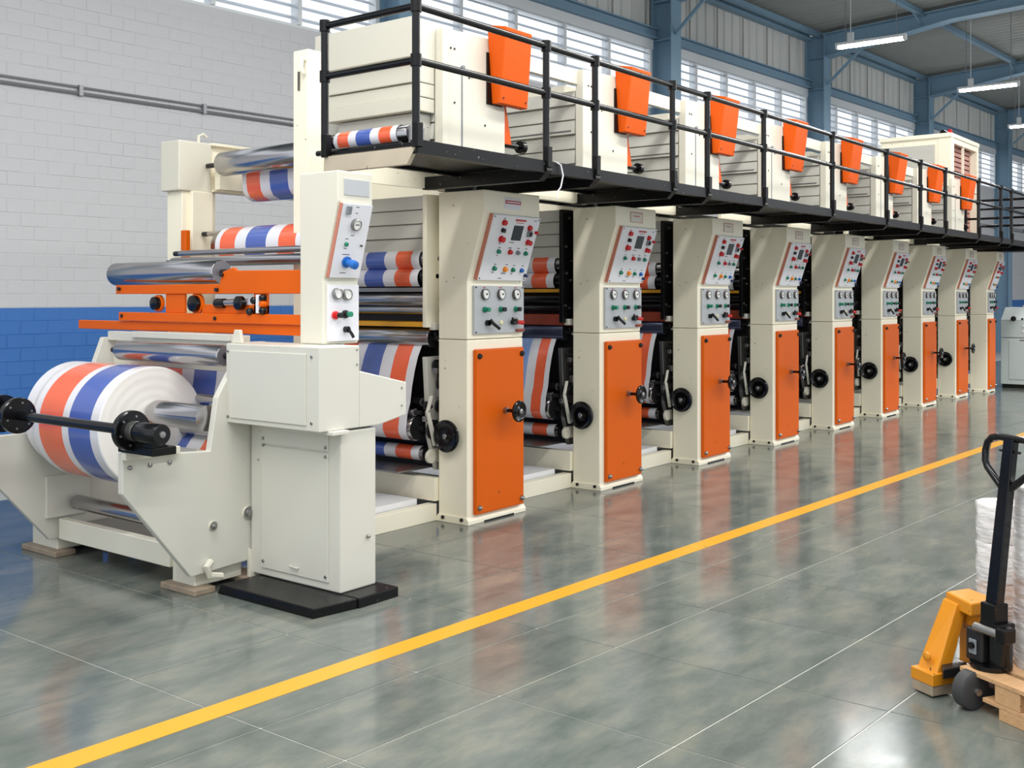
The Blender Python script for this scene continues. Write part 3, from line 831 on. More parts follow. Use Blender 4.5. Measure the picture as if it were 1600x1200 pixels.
for k, x in enumerate(PX):
    if post0 is None:
        p = MB().cyl((x, 4.2, 2.5), (x, 4.2, RAILZ), .0235, 12)
        post0 = p.build('rail_post', 'blackp', wk)
        f = MB(); fitting(f, x, 4.2, RAILZ); fitting(f, x, 4.2, MIDZ)
        f.each('pipe_fitting', 'black', post0)
        b = MB().box(x-.024, x+.024, 4.165, 4.21, 2.50, 2.64); b.build('post_socket', 'black', post0, .004)
        first = x
    else:
        c = copy_tree(post0, wk); c.location = post0.location + Vector((x-first, 0, 0))
        # cantilever bracket
        br = MB().prism([(4.185, 2.53), (4.185, 2.48), (4.25, 2.425), (5.28, 2.425), (5.28, 2.512), (4.26, 2.512), (4.2, 2.53)], x-.006, x+.006, 'x')
        br.box(x-.03, x+.03, 4.25, 5.28, 2.418, 2.428).prism([(4.18, 2.54), (4.17, 2.48), (4.24, 2.415), (4.25, 2.425), (4.184, 2.485), (4.186, 2.54)], x-.03, x+.03, 'x')
        br.build('cantilever_bracket', 'black', wk)
c = copy_tree(post0, wk); c.location = post0.location + Vector((0, .76, 0))
for z in (RAILZ, MIDZ):
    MB().cyl((XA, 4.2, z), (XB-.15, 4.2, z), .021, 10).build('hand_rail', 'blackp', wk)
    MB().cyl((XA, 4.2, z), (XA, 4.96, z), .021, 10).build('hand_rail', 'blackp', wk)
    MB().cyl((XB-.2, 4.2, z), (XB-.2, 6.3, z), .021, 10).build('hand_rail', 'blackp', wk)
    MB().cyl((XB-.2+.9, 4.2, z-.08), (XB+.7, 6.9, z-.08), .021, 10).build('hand_rail', 'blackp', wk)
MB().box(XB-.3, XB+.9, 4.2, 7.0, 2.44, 2.47).build('deck_plate', 'black', wk)
for (x, y) in ((XB-.2, 5.3), (XB-.2, 6.3), (XB+.7, 4.2), (XB+.7, 5.5), (XB+.7, 6.9)):
    c = copy_tree(post0, wk); c.location = post0.location + Vector((x-first, y-4.2, 0))
MB().cyl((XB-.2, 4.2, RAILZ), (XB+.7, 4.2, RAILZ-.08), .021, 10).build('hand_rail', 'blackp', wk)
MB().cyl((XB-.2, 4.2, MIDZ), (XB+.7, 4.2, MIDZ-.08), .021, 10).build('hand_rail', 'blackp', wk)
hk = MB().tube([(5.86, 4.19, 2.55), (5.90, 4.17, 2.53), (5.92, 4.165, 2.46), (5.90, 4.17, 2.38), (5.87, 4.18, 2.345), (5.87, 4.18, 2.30)], .005, 8)
tag(hk.build('cable_end', 'panelwhite'), 'short white cable end hanging over the walkway edge at the second rail post', 'cable')

# web roller at the walkway end
wr = empty('end_web_roller', (4.72, 4.75, 2.5)); tag(wr, 'film covered guide roller lying across the near end of the walkway', 'roller')
roller(wr, 4.72, 2.625, .055, 4.42, 5.06, 'chrome', 'roller_body')
film_strip(arc(4.72, 2.625, .059, -60, 250, 20), 5.04, 4.50).build('film_wrap', FM, wr)
MB().box(4.66, 4.78, 4.375, 4.395, 2.512, 2.66).build('bearing_plate', 'steel', wr, .003)
MB().box(4.66, 4.78, 5.085, 5.105, 2.512, 2.66).build('bearing_plate', 'dark', wr, .003)
MB().cyl((4.60, 4.4, 2.545), (4.60, 5.12, 2.545), .018, 10).build('guard_rod', 'blackp', wr)

# ---------------- drying tower at the far end ----------------
tw = empty('exhaust_tower', (18.83, 5.9, 2.5)); tag(tw, 'tall cream sheet metal tower with red lath sides at the far end of the walkway', 'machine tower')
MB().box(18.83, 18.87, 5.50, 6.47, 2.5, 4.33).build('side_panel', 'cream', tw)
MB().box(18.80, 18.83, 5.55, 6.42, 2.9, 4.22).build('inset_panel', 'slat', tw)
MB().box(18.82, 18.98, 5.28, 5.5, 2.5, 4.38).build('corner_post', 'cream', tw, .006)
MB().box(20.40, 20.50, 5.28, 5.42, 2.5, 4.38).build('corner_post', 'cream', tw, .006)
MB().box(20.40, 20.50, 6.37, 6.47, 2.5, 4.38).build('corner_post', 'cream', tw)
MB().box(18.80, 20.52, 5.27, 6.49, 4.33, 4.40).build('top_frame', 'cream', tw, .006)
MB().box(18.98, 20.40, 5.29, 5.36, 4.24, 4.33).build('top_rail', 'cream', tw)
MB().box(19.62, 19.65, 5.30, 5.34, 2.5, 4.24).build('middle_stile', 'cream', tw)
for k in range(20):
    MB().box(18.98, 20.40, 5.40, 5.43, 2.55+k*.085, 2.61+k*.085).build('lath', 'pink', tw)
MB().box(20.42, 20.46, 5.42, 6.37, 2.5, 4.33).build('end_panel', 'pink', tw)
mt = MB().cyl((19.1, 5.5, 4.45), (19.45, 5.5, 4.45), .05, 12).cyl((19.6, 5.5, 4.44), (19.9, 5.5, 4.44), .035, 10)
mt.build('top_motor', 'blackp', tw); MB().lathe((19.5, 5.5, 4.40), (0, 0, 1), [(0, .05), (.12, .05), (.16, .02)], 12).build('beacon', 'red', tw)

# ---------------- grey cabinet at the far end ----------------
gc = empty('control_desk', (21.1, 4.5, 0)); tag(gc, 'grey green control desk with sloping top beyond the last unit', 'control desk')
MB().box(20.83, 21.6, 4.03, 4.96, 0, .07).build('plinth', 'blackp', gc)
MB().box(20.8, 21.6, 4.0, 4.98, .07, .9).build('lower_cabinet', 'cab', gc, .008)
MB().box(20.8, 21.6, 4.0, 4.98, .91, 1.22).build('upper_cabinet', 'cab', gc, .008)
MB().prism([(20.8, 1.222), (21.6, 1.222), (21.6, 1.45), (21.12, 1.45)], 4.0, 4.98, 'y').build('sloping_desk', 'cab', gc, .006)
MB().prism([(4.3, 1.452), (4.72, 1.452), (4.68, 1.50), (4.34, 1.50)], 21.2, 21.5, 'x').build('cover_cap', 'creamclean', gc, .01)
MB().lathe((20.83, 4.76, 1.25), (-1, 0, 0), [(0, .02), (.03, .02), (.032, .045), (.06, .045), (.065, .03)], 16).build('desk_knob', 'blackp', gc)
MB().lathe((20.83, 4.62, 1.245), (-1, 0, 0), [(0, .018), (.03, .018)], 12).build('desk_knob', 'blackp', gc)
for z in (1.02, 1.12): MB().lathe((20.8, 4.60, z), (-1, 0, 0), [(0, .018), (.02, .015)], 12).build('push_button', 'panelwhite', gc)
MB().box(20.794, 20.8, 4.55, 4.66, .80, .87).build('warning_plate', 'ink', gc)
MB().box(20.79, 20.8, 4.08, 4.84, .16, .85).build('cabinet_door', 'cab', gc, .003)

# ---------------- infeed console ----------------
ic = empty('infeed_console', (4.13, 4.6, 0)); tag(ic, 'pale infeed console with pressure gauge and blue knob on a black floor plate', 'control console')
MB().hull8([(3.725, 4.18, 0), (4.0, 4.14, 0), (4.0, 4.97, 0), (3.725, 4.97, 0)], [(3.725, 4.18, .052), (4.0, 4.14, .052), (4.0, 4.95, .052), (3.735, 4.95, .052)])\
    .box(4.0, 4.30, 4.13, 4.95, 0, .055).build('floor_plate', 'black', ic, .006)
MB().box(4.0, 4.265, 4.27, 5.02, .055, .925).build('pedestal', 'greige', ic, .008)
MB().box(3.992, 4.0, 4.36, 4.92, .10, .80).build('pedestal_door', 'greige', ic, .003)
MB().box(3.992, 4.0, 4.36, 4.92, .81, .91).build('cover_strip', 'greige', ic, .003)
bl = MB()
for (y, z) in ((4.38, .78), (4.90, .80), (4.38, .13), (4.90, .14), (4.38, .83), (4.90, .84)): bl.lathe((3.992, y, z), (-1, 0, 0), [(0, .010), (.006, .008)], 10)
bl.each('screw_head', 'steel', ic)
MB().tube([(3.992, 4.60, .145), (3.98, 4.60, .145), (3.98, 4.66, .15), (3.992, 4.66, .15)], .005, 6).build('pull_handle', 'greige', ic)
MB().lathe((4.2, 4.27, .33), (0, -1, 0), [(0, .012), (.008, .012), (.02, .006)], 10).build('lock_bolt', 'steel', ic)
# keep only a slim front nose on the aisle side
MB().box(3.84, 4.13, 4.26, 5.04, .935, 1.383).build('console_box', 'greige', ic, .006)
MB().prism([(4.13, .935), (4.13, 1.24), (4.15, 1.24), (4.50, 1.16), (4.50, .975), (4.28, .935)], 4.26, 4.75, 'y').build('console_nose', 'greige', ic, .006)
MB().box(3.832, 3.84, 4.36, 5.0, .965, 1.345).build('box_cover', 'greige', ic, .003)
bl = MB()
for (y, z) in ((4.32, 1.33), (4.32, .98), (5.02, 1.34), (5.02, .97), (4.40, 1.08), (4.98, 1.08)): bl.lathe((3.84, y, z), (-1, 0, 0), [(0, .009), (.006, .007)], 10)
for (x, z) in ((4.11, 1.36), (4.11, 1.28), (4.46, 1.13), (4.46, 1.03)): bl.lathe((x, 4.26, z), (0, -1, 0), [(0, .007), (.005, .005)], 8)
bl.each('screw_head', 'steel', ic)
MB().box(3.9, 4.02, 4.22, 4.62, .915, .935).build('mounting_lip', 'greige', ic, .003)
MB().prism([(4.95, 1.384), (5.04, 1.384), (5.02, 1.46), (4.97, 1.46)], 3.88, 3.90, 'x').build('lifting_lug', 'creamclean', ic, .004)
MB().prism([(4.654, 1.384), (4.462, 1.384), (4.462, 1.745), (4.345, 2.17), (4.345, 2.338), (4.654, 2.338)], 4.05, 4.315, 'x').build('console_post', 'creamclean', ic, .008)
q0 = Vector((0, 4.462, 1.745)); q1 = Vector((0, 4.345, 2.17)); td = (q1-q0).normalized(); nn = Vector((0, -td.z, td.y)); HH = (q1-q0).length
if nn.y > 0: nn = -nn
def cpt(s, t, out=0.0):
    z = q0 + td*(HH*(.985-.955*t)) + nn*out
    return Vector((4.075+.225*s, z.y, z.z))
def cslab(s0, s1, t0, t1, a, b, mb=None, mi=0):
    mb = mb or MB()
    return mb.hull8([cpt(s0, t1, a), cpt(s1, t1, a), cpt(s1, t0, a), cpt(s0, t0, a)], [cpt(s0, t1, b), cpt(s1, t1, b), cpt(s1, t0, b), cpt(s0, t0, b)], mi)
cp = cslab(0, 1, 0, 1, 0, .02).build('control_panel', 'panelwhite', ic, .002)
cslab(-.035, -.002, 0, 1, 0, .019).build('panel_side_strip', 'coral', cp, .001)
MB().lathe(cpt(.52, .27, .02), nn, [(0, .034), (.018, .034), (.022, .028), (.016, .027), (.015, .001)], 22, mis=[1, 1, 1, 0], caps=False).build('pressure_gauge', ['dial', 'steel'], cp)
cslab(.47, .60, .262, .272, .036, .038).build('gauge_needle', 'ink', cp)
cslab(.13, .27, .03, .14, .02, .035).build('selector_switch', 'grey', cp, .003)
MB().lathe(cpt(.33, .54, .02), nn, [(0, .012), (.012, .012), (.016, .008)], 12).build('push_button', 'green', cp)
MB().lathe(cpt(.45, .78, .02), nn, [(0, .032), (.012, .032), (.014, .02), (.05, .018), (.055, .026), (.08, .024), (.085, .014)], 18).build('regulator_knob', 'bblue', cp)
MB().lathe(cpt(.84, .55, .02), nn, [(0, .006), (.014, .005)], 8).build('toggle', 'ink', cp)
mk = MB()
for (s, t, w) in ((.5, .04, .1), (.5, .12, .08), (.5, .42, .12), (.33, .47, .1), (.4, .68, .25), (.4, .93, .2), (.33, .6, .08)): cslab(s-w/2, s+w/2, t-.005, t+.005, .02, .0208, mk)
mk.build('panel_lettering', 'ink', cp)['kind'] = 'stuff'
MB().box(4.095, 4.285, 4.34, 4.345, 2.205, 2.295).build('name_plate', 'panelgrey', ic, .002)
lp = MB().box(4.075, 4.305, 4.446, 4.462, 1.40, 1.715).build('lower_panel', 'panelwhite', ic, .002)
for (x, z) in ((4.13, 1.665), (4.205, 1.66)):
    MB().lathe((x, 4.446, z), (0, -1, 0), [(0, .032), (.022, .032), (.026, .026), (.02, .025), (.019, .001)], 20, mis=[1, 1, 1, 0], caps=False).build('pressure_gauge', ['dial', 'steel'], lp)
for (x, z, m1, m2) in ((4.12, 1.545, 'red', 'blackp'), (4.195, 1.55, 'dark', 'green')):
    MB().lathe((x, 4.446, z), (0, -1, 0), [(0, .023), (.014, .023), (.016, .012), (.034, .012), (.035, .016), (.055, .015)], 14, mis=[0, 0, 0, 0, 1]).build('regulator_knob', [m1, m2], lp)
MB().cyl((4.2, 4.446, 1.465), (4.2, 4.42, 1.465), .018, 12).tube([(4.2, 4.42, 1.465), (4.21, 4.405, 1.44), (4.22, 4.40, 1.42)], .009, 8).build('lever', 'blackp', lp)

# ---------------- unwinder stand ----------------
us = empty('unwinder_stand', (3.65, 5.8, 0)); tag(us, 'cream roll unwinder stand with slanted side plates holding the striped roll', 'unwinder')
def sideplate(y0, y1, near):
    pts = [(3.18, .835), (3.50, .835), (3.50, .80), (3.725, .785), (3.775, 1.08), (3.85, 1.20), (3.98, 1.385), (4.12, 1.385), (4.12, .13), (3.60, .105), (3.18, .62)]
    if not near: pts = [(3.10, .80), (3.52, .80), (3.78, .79), (3.88, 1.15), (3.97, 1.38), (4.5, 1.38), (4.5, .13), (3.60, .105), (3.10, .68)]
    return MB().prism(pts, y0, y1, 'y').build('side_plate', 'greige', us, .006)
near = sideplate(5.03, 5.075, True)
far = sideplate(6.50, 6.545, False)
MB().box(3.17, 3.50, 4.985, 5.03, .80, .842).build('bearing_ledge', 'creamclean', us, .004)
bl = MB()
for x in (3.22, 3.34, 3.46): bl.lathe((x, 5.03, .755), (0, -1, 0), [(0, .012), (.01, .012), (.014, .006)], 10)
bl.each('ledge_bolt', 'steel', us)
for y0, y1 in ((5.0, 5.32), (6.44, 6.86)):
    MB().box(3.66, 3.98, y0+.08, y1-.03, .03, .26).build('foot_leg', 'creamclean', us, .006)
    MB().box(3.60, 3.74, y0-.0, y1, .0, .035).build('foot_pad', 'rust', us, .006)
    MB().box(3.95, 4.1, y0-.0, y1, .0, .035).build('foot_pad', 'rust', us, .006)
    MB().prism([(3.98, .03), (4.14, .03), (4.14, .08), (3.98, .20)], y0+.0, y0+.03, 'y').build('foot_gusset', 'creamclean', us, .004)
MB().box(3.64, 3.70, 5.29, 6.47, .11, .24).build('cross_beam', 'creamclean', us, .005)
MB().box(3.70, 4.4, 5.29, 6.47, .16, .19).build('bed_plate', 'steel', us, .003)
MB().box(3.56, 3.86, 6.47, 6.50, .25, .51).build('mounting_plate', 'greige', us, .004)
for (x, z, r) in ((3.74, .365, .026), (3.985, .40, .038)):
    MB().lathe((x, 5.03, z), (0, -1, 0), [(0, r), (.012, r), (.013, r*.6), (.022, r*.55), (.026, r*.2)], 20, mis=[0, 1, 1, 1]).build('pivot_boss', ['creamclean', 'steel'], us)
MB().tube([(3.72, 5.02, .17), (3.68, 5.0, .15), (3.70, 5.0, .10), (3.78, 5.0, .08)], .02, 8).build('hook_bracket', 'creamclean', us)
roller(us, 3.74, .335, .046, 5.32, 6.44, 'chrome', 'guide_roller')
roller(us, 3.92, 1.305, .062, 5.15, 6.22, 'chrome', 'guide_roller', .09)
MB().box(4.0, 4.06, 5.1, 6.5, 1.36, 1.42).build('tie_bar', 'greige', us, .004)
MB().box(4.04, 4.08, 5.1, 6.5, 1.20, 1.255).build('tie_bar', 'creamclean', us, .004)
roller(us, 4.08, 1.02, .03, 5.12, 6.45, 'chrome', 'guide_roller')
roller(us, 3.98, .86, .05, 5.12, 6.45, 'chrome', 'guide_roller')
film_strip([(4.15, 1.22), (4.14, 1.12), (4.12, 1.02), (4.05, .94), (3.98, .915)], 6.12, 5.12).build('film_lead', FM, us)
film_strip([(4.02, .83), (3.96, .79), (3.92, .74)], 6.12, 5.12).build('film_lead', FM, us)

# striped roll
rl = empty('striped_film_roll', (3.74, 6.0, .55)); tag(rl, 'big film roll with orange and blue stripes on the unwinder', 'film roll')
RY0, RY1, RX, RZ, RR = 5.62, 6.34, 3.755, .875, .357
seg = [('fwhite', .10), ('forange', .36), ('fwhite', .10), ('fblue', .32), ('fwhite', .12)]
mb = MB(); n = 72
prof = [(0, RR*.985), (.006, RR)]; mis = [0]
t = 0; Lr = RY1-RY0
for nm, w in seg[::-1]:
    a = max(t*Lr, .006); t += w; b = min(t*Lr, Lr-.006)
    prof.append((b, RR)); mis.append(FM.index(nm)); 
prof.append((Lr, RR*.985)); mis.append(0)
mb.lathe((RX, RY0, RZ), (0, 1, 0), prof, n, mis=mis, caps=False)
mb.build('printed_layers', FM, rl)
face = MB(); pf = [(0.0, RR*.985)]
k = RR*.985; i = 0
while k > .09:
    pf.append((-.0012 if i % 2 else .0012, k)); k -= .008 if i % 3 else .012; i += 1
pf.append((0, .075))
face.lathe((RX, RY0, RZ), (0, 1, 0), pf, n, caps=False)
face.build('wound_side', 'paper', rl)
MB().lathe((RX, RY1, RZ), (0, 1, 0), [(0, RR*.985), (0.001, .06)], 48, caps=False).build('wound_side', 'paper', rl)
MB().lathe((RX, RY0-.02, RZ), (0, 1, 0), [(0, .08), (.06, .08)], 24).build('core', 'brownpaper', rl)
sp_ = MB().lathe((RX, 5.09, RZ+.085), (0, 1, 0), [(0, .03), (.01, .074), (.40, .074), (.405, .077), (.48, .077), (.49, .074), (.52, .06), (.525, .03)], 28, mis=[0, 0, 0, 0, 0, 0, 1])
sp_.build('spindle', ['chrome', 'blackp'], rl)
r2 = MB().lathe((3.74, 6.36, .90), (0, 1, 0), [(0, .05), (0, .335), (.09, .335), (.095, .05)], 64).build('plain_film_roll', 'fwhite')
tag(r2, 'narrow plain white roll edge just behind the striped roll', 'film roll')
# spare shaft with flanges lying in front of the roll
sh = empty('reel_shaft', (3.17, 5.3, .96)); tag(sh, 'black reel shaft with round flanges and end motor in front of the striped roll', 'shaft')
SX, SZ = 3.165, .962
MB().cyl((SX, 4.93, SZ), (SX, 6.07, SZ), .027, 20).build('shaft_bar', 'blackp', sh)
for y in (6.07, 4.93):
    fl = MB().lathe((SX, y-.02, SZ), (0, 1, 0), [(0, .04), (.0, .098), (.006, .104), (.034, .104), (.04, .098), (.04, .04)], 36).build('flange', 'blackp', sh)
    for k in range(6):
        a = k*PI/3+.3
        MB().lathe((SX+.075*math.cos(a), y-.02, SZ+.075*math.sin(a)), (0, -1, 0), [(0, .007), (.005, .006)], 8).build('flange_bolt', 'steel', fl)
MB().lathe((SX, 6.09, SZ), (0, 1, 0), [(0, .06), (.12, .06), (.125, .05)], 20).build('shaft_end', 'blackp', sh)
MB().lathe((SX, 6.24, SZ), (0, 1, 0), [(0, .03), (0, .11), (.03, .11), (.03, .03)], 28).build('flange', 'blackp', sh)
MB().lathe((SX, 4.91, SZ), (0, -1, 0), [(0, .052), (.03, .052), (.031, .042), (.06, .042)], 24).build('collar', 'steel', sh)
MB().lathe((SX, 4.86, SZ), (0, -1, 0), [(0, .046), (.005, .052), (.195, .052), (.20, .048)], 28).build('motor', 'blackp', sh)
MB().lathe((SX, 4.66, SZ), (0, -1, 0), [(0, .018), (.008, .016), (.009, .007)], 16).build('motor_cap', 'steel', sh)
MB().box(SX+.0, SX+.14, 4.74, 5.05, .843, .885).hull8([(SX, 4.74, .885), (SX+.1, 4.74, .885), (SX+.1, 5.0, .885), (SX, 5.0, .885)], [(SX, 4.74, .918), (SX+.05, 4.74, .918), (SX+.05, 5.0, .918), (SX, 5.0, .918)]).build('bearing_base', 'black', sh, .004)

# ---------------- orange web guide ----------------
wg = empty('web_guide', (4.12, 5.8, 1.4)); tag(wg, 'orange steel web guide frame with knobs above the unwinder', 'web guide')
MB().box(4.10, 4.13, 4.66, 7.03, 1.425, 1.485).build('lower_bar', 'orange', wg, .004)
MB().box(4.08, 4.11, 4.68, 6.50, 1.487, 1.545).build('slide_bar', 'orange', wg, .004)
MB().box(4.09, 4.11, 5.42, 6.55, 1.665, 1.725).build('upper_bar', 'orange', wg, .004)
MB().prism([(4.68, 1.665), (5.42, 1.665), (5.43, 1.74), (5.40, 1.80), (5.30, 1.825), (5.27, 1.805), (4.68, 1.80)], 4.09, 4.11, 'x').build('guide_plate', 'orange', wg, .004)
MB().box(4.10, 4.12, 5.80, 6.0, 1.545, 1.665).build('spacer_block', 'orange', wg, .004)
MB().box(4.10, 4.12, 5.0, 5.62, 1.545, 1.60).build('spacer_block', 'orange', wg, .004)
MB().box(4.10, 4.12, 5.0, 5.12, 1.545, 1.665).build('spacer_block', 'orange', wg, .004)
for (y, r) in ((6.09, .042), (5.68, .050)):
    MB().lathe((4.12, y, 1.605), (-1, 0, 0), [(0, r*1.3), (.02, r*1.3), (.021, r), (.05, r), (.055, r*.6)], 20, mis=[0, 0, 1, 1]).build('clamp_knob', ['orange', 'blackp'], wg)
MB().cyl((4.10, 5.40, 1.61), (4.10, 5.16, 1.615), .022, 14).build('piston', 'chrome', wg)
MB().lathe((4.10, 5.47, 1.607), (0, -1, 0), [(0, .03), (.08, .03), (.085, .02)], 14).build('piston_end', 'blackp', wg)
MB().lathe((4.09, 5.22, 1.61), (-1, 0, 0), [(0, .042), (.03, .042), (.035, .025)], 18).build('clamp_knob', 'blackp', wg)
for (y, z, m) in ((5.09, 1.625, 'blackp'), (5.01, 1.64, 'blackp'), (5.01, 1.605, 'orange'), (5.01, 1.565, 'blackp'), (5.13, 1.56, 'dark')):
    MB().lathe((4.09, y, z), (-1, 0, 0), [(0, .022), (.02, .022), (.03, .014)], 12).build('adjusting_knob', m, wg)
MB().box(4.065, 4.085, 5.035, 5.06, 1.55, 1.66).build('adjusting_arm', 'panelwhite', wg, .003)
bb = MB()
for (y, z) in ((6.50, 1.70), (5.45, 1.69), (5.40, 1.78), (6.46, 1.52), (5.46, 1.515)): bb.cyl((4.09, y, z), (4.072, y, z), .012, 10)
bb.each('bolt', 'dark', wg)
roller(wg, 4.16, 1.80, .077, 5.50, 6.66, 'chrome', 'guide_roller')
MB().box(3.98, 4.06, 5.2, 6.2, 1.385, 1.425).build('support_plate', 'greige', wg, .004)

# ---------------- infeed gantry ----------------
gy = empty('infeed_gantry', (4.75, 6.6, 0)); tag(gy, 'cream portal frame with overhead steel roller behind the console', 'gantry')
MB().box(4.66, 4.95, 6.62, 6.80, 1.3, 2.41).build('gantry_post', 'cream', gy, .006)
MB().box(4.72, 4.90, 6.58, 6.62, 0, 2.41).build('post_web', 'cream', gy, .006)
MB().box(4.62, 4.90, 6.60, 6.82, 2.41, 2.77).build('gantry_head', 'creamclean', gy, .008)
MB().prism([(4.90, 2.43), (6.1, 2.43), (6.1, 2.74), (4.90, 2.76)], 6.62, 6.66, 'y').build('gantry_beam', 'cream', gy, .004)
MB().box(4.90, 6.1, 6.58, 6.68, 2.755, 2.775).box(4.90, 6.1, 6.58, 6.68, 2.415, 2.43).build('beam_flange', 'cream', gy, .003)
MB().tube([(4.86, 6.70, 2.77), (4.86, 6.70, 2.83), (4.90, 6.70, 2.85), (4.93, 6.70, 2.83)], .012, 8).build('lifting_eye', 'creamclean', gy)
MB().lathe((5.05, 6.62, 2.66), (0, -1, 0), [(0, .045), (.02, .045), (.022, .02), (.05, .02)], 16).build('boss', 'cream', gy)
roller(gy, 4.85, 2.60, .087, 5.50, 6.40, 'chrome', 'overhead_roller', .18)
roller(gy, 5.12, 2.50, .05, 5.45, 6.40, 'chrome', 'guide_roller', .1)
film_strip([(4.93, 2.62), (4.925, 2.54), (4.925, 2.46), (4.935, 2.40), (4.96, 2.36), (5.02, 2.335), (5.1, 2.34)], 6.28, 5.44).build('film_lead', FM, gy)
MB().box(4.66, 4.80, 5.28, 5.42, 0.3, 3.24).build('near_post', 'cream', gy, .006)
MB().box(4.80, 4.86, 5.33, 5.36, 0.9, 3.20).build('post_web', 'cream', gy, .004)
MB().tube([(4.66, 5.30, 3.17), (4.63, 5.30, 3.17), (4.62, 5.30, 3.12), (4.64, 5.30, 3.08)], .014, 8).build('lifting_eye', 'cream', gy)
MB().cyl((4.655, 5.36, 2.98), (4.655, 5.36, 3.10), .008, 8).build('slot', 'ink', gy)
# orange swing arm and nip rollers
MB().box(4.62, 4.66, 6.52, 6.58, 1.92, 2.12).build('swing_arm', 'orange', gy, .006)
roller(gy, 4.80, 2.10, .018, 5.3, 6.5, 'chrome', 'guide_rod')
roller(gy, 4.56, 1.95, .022, 5.1, 6.5, 'chrome', 'guide_rod')
roller(gy, 4.50, 1.885, .035, 5.1, 6.5, 'chrome', 'guide_roller')
roller(gy, 4.78, 2.00, .12, 5.3, 6.3, 'chrome', 'guide_roller')
film_strip(arc(4.78, 2.00, .135, 75, 195, 12) + [(4.63, 1.90), (4.60, 1.86)], 6.22, 5.3).build('film_lead', FM, gy)
MB().box(4.70, 5.2, 5.45, 6.45, 1.78, 1.82).build('yellow_shelf', 'ochre', gy, .003)
# ---------------- infeed rolls between console and first unit ----------------

# ---------------- pallet truck, pallet and wrapped rolls ----------------
O = Vector((4.44, 1.02, 0)); TH = math.radians(-29)
def local_root(name, **k):
    r = empty(name, O, rot=TH, **k); WL[r.name] = Vector((0, 0, 0)); return r
pt = local_root('pallet_truck', label='yellow pallet truck with black loop handle at the right edge of the aisle', cat='pallet truck')
# front A-frame
def leg(sy):
    f = lambda y: .19 + sy*(y-.19)
    MB().hull8([(-.055, f(.445), .085), (-.045, f(.345), .085), (.03, f(.345), .085), (.03, f(.445), .085)],
               [(.12, .47, .36), (.10, .375, .36), (.16, .37, .36), (.18, .47, .36)]).build('side_bracket', 'truck', pt, .004)
    MB().box(-.07, .05, min(f(.46), f(.335)), max(f(.46), f(.335)), .05, .10).build('bracket_foot', 'truck', pt, .004)
    MB().box(-.068, .048, min(f(.455), f(.34)), max(f(.455), f(.34)), .008, .05).build('skid_block', 'rust', pt, .004)
    MB().lathe((-.04, f(.395), .155), (-1, 0, -.1), [(0, .02), (.008, .02), (.014, .012)], 14).build('pivot_bolt', 'truck', pt)
leg(1)
MB().hull8([(.36, .445, .02), (.44, .445, .02), (.44, .345, .02), (.36, .345, .02)], [(.22, .46, .33), (.26, .46, .33), (.26, .38, .33), (.22, .38, .33)]).build('rear_bracket', 'truck', pt, .004)
MB().hull8([(.09, .29, .33), (.255, .29, .33), (.27, .475, .33), (.13, .475, .33)], [(.095, .295, .385), (.25, .295, .385), (.265, .47, .388), (.135, .47, .388)]).build('top_box', 'truck', pt, .008)
MB().box(.19, .21, .28, .45, .09, .33).build('back_panel', 'truck', pt, .004)
MB().box(.15, .22, .30, .43, .27, .33).build('upper_shroud', 'truck', pt, .006)
for xf in (.16, .52):
    MB().box(xf, xf+.14, -.80, .30, .001, .043).build('fork', 'dark', pt, .004)
# pump and steering
MB().hull8([(-.05, .30, .09), (.04, .30, .09), (.12, .34, .09), (-.0, .36, .09)], [(-.05, .30, .13), (.04, .30, .13), (.12, .34, .13), (-.0, .36, .13)]).build('link_arm', 'dark', pt, .004)
MB().box(.055, .125, .20, .285, .17, .30).build('pump_block', 'dark', pt, .008)
MB().box(.047, .055, .225, .262, .20, .26).build('pump_valve', 'grey', pt, .003)
MB().lathe((.047, .243, .235), (-1, 0, 0), [(0, .014), (.01, .014)], 12).build('valve_port', 'blackp', pt)
MB().cyl((.12, .17, .16), (.12, .17, .30), .048, 18).build('pump_cylinder', 'blackp', pt)
MB().cyl((.10, .20, .153), (.10, .20, .172), .078, 20).build('turntable', 'blackp', pt)
MB().box(.06, .15, .12, .22, .29, .345).build('handle_hinge', 'black', pt, .006)
MB().cyl((.05, .10, .315), (.05, .23, .315), .018, 12).build('hinge_pin', 'steel', pt)
MB().box(.03, .10, .07, .115, .285, .345).build('release_box', 'black', pt, .008)
MB().box(.06, .14, .145, .215, .34, .42).build('handle_socket', 'black', pt, .006)
for y0 in (.235,):
    MB().lathe((.0, y0-.06, .076), (0, 1, 0), [(0, .02), (.0, .068), (.006, .076), (.054, .076), (.06, .068), (.06, .02)], 28).build('steer_wheel', 'rubbertyre', pt)
MB().cyl((.0, .16, .076), (.0, .27, .076), .015, 10).build('axle', 'steel', pt)
# handle
hb_ = Vector((.10, .18, .40)); ht = Vector((.165, .155, 1.075))
ax = (ht-hb_).normalized(); side = Vector((0, 1, 0)); fw = side.cross(ax).normalized()
def sq(p, a, b): return [p - side*a - fw*b, p + side*a - fw*b, p + side*a + fw*b, p - side*a + fw*b]
MB().hull8(sq(hb_, .030, .02), sq(ht, .025, .017)).build('handle_shaft', 'blackp', pt, .004)
def hp(s, u): return hb_ + ax*u + side*s
Lh = (ht-hb_).length
lp_ = [(.0, Lh-.215), (.06, Lh-.165), (.105, Lh-.125), (.118, Lh-.10), (.122, Lh-.06), (.115, Lh-.025), (.095, Lh-.003), (.06, Lh+.003), (0, Lh+.003)]
pts = [hp(s, u) for s, u in lp_] + [hp(-s, u) for s, u in lp_[::-1][1:]]
MB().tube(pts, .0145, 12).build('handle_loop', 'blackp', pt)
MB().cyl(hp(.05, Lh-.05), hp(-.05, Lh-.05), .006, 8).build('release_lever', 'dark', pt)

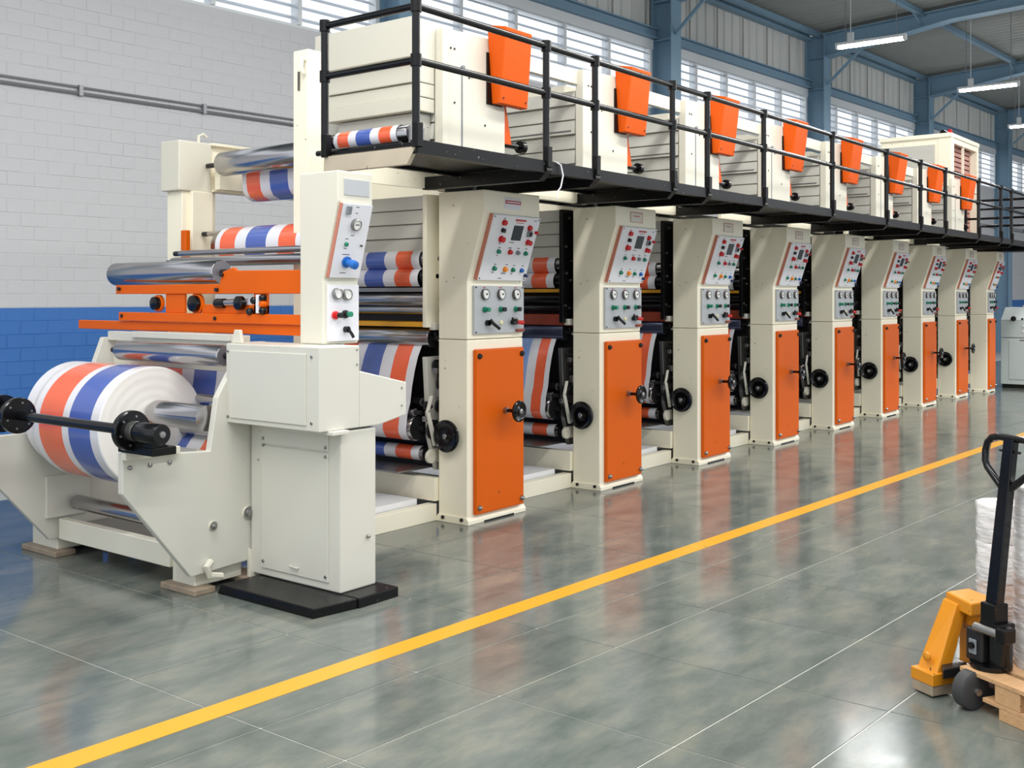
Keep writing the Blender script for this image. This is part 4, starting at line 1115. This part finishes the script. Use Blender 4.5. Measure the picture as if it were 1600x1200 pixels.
pl = local_root('wooden_pallet', label='worn light wooden pallet under the wrapped rolls at right edge', cat='pallet')
for k in range(8):
    xx = .0 + k*.13
    MB().box(xx, xx+.098, -.86, .262, .134, .152).build('deck_board', 'wood', pl, .002)
for xx in (.004, .45, .90):
    for yy in (-.82, -.35, -.03):
        MB().box(xx, xx+.09, yy, yy+.12, .062, .134).build('pallet_block', 'wood', pl, .003)
    MB().box(xx-.0, xx+.09, -.86, .15, .045, .0618).build('stringer_board', 'wood', pl, .002)
    for yy in (-.84, -.05):
        MB().box(xx, xx+.09, yy, yy+.12, .0, .0448).build('pallet_block', 'wood', pl, .003)
def wroll(x, y, z0, h, r, lb, brown=False):
    t = local_root('wrapped_roll', label=lb, cat='film roll', group='rolls stacked on the pallet')
    MB().lathe((x, y, z0), (0, 0, 1), [(0, r*.3), (0, r*.97), (.004, r), (h-.004, r), (h, r*.97), (h, r*.3), (h-.02, r*.28), (0.02, r*.28)], 40, mis=[0]*7, caps=False).build('roll_body', 'brownpaper' if brown else 'paper', t)
    mb = MB(); n = 48; o = []
    for j in range(9):
        zz = z0 + h*j/8
        for k in range(n):
            a = 2*PI*k/n; rr = r + .004 + .0035*math.sin(a*7+j*1.3) + random.uniform(0, .003)
            o.append((x+rr*math.cos(a), y+rr*math.sin(a), zz))
    mb.add(o, [(j*n+k, j*n+(k+1) % n, (j+1)*n+(k+1) % n, (j+1)*n+k) for j in range(8) for k in range(n)], 0, True)
    mb.build('stretch_wrap', 'wrap', t)
    return t
lv_ = ['bottom', 'lower middle', 'upper middle', 'top']
for k in range(4):
    wroll(.60, .60, .002+k*.178, .176, .102, 'clear wrapped roll, %s of the left stack behind the truck handle' % lv_[k], k < 2)
for k in range(4):
    wroll(.325, .115, .153+k*.183, .181, .125, 'clear wrapped roll, %s of the near stack at the right picture edge' % lv_[k], k == 1)
for k in range(4):
    wroll(.60, .12, .153+k*.187, .185, .105, 'clear wrapped roll, %s of the stack between left and near stacks' % lv_[k], k == 2)
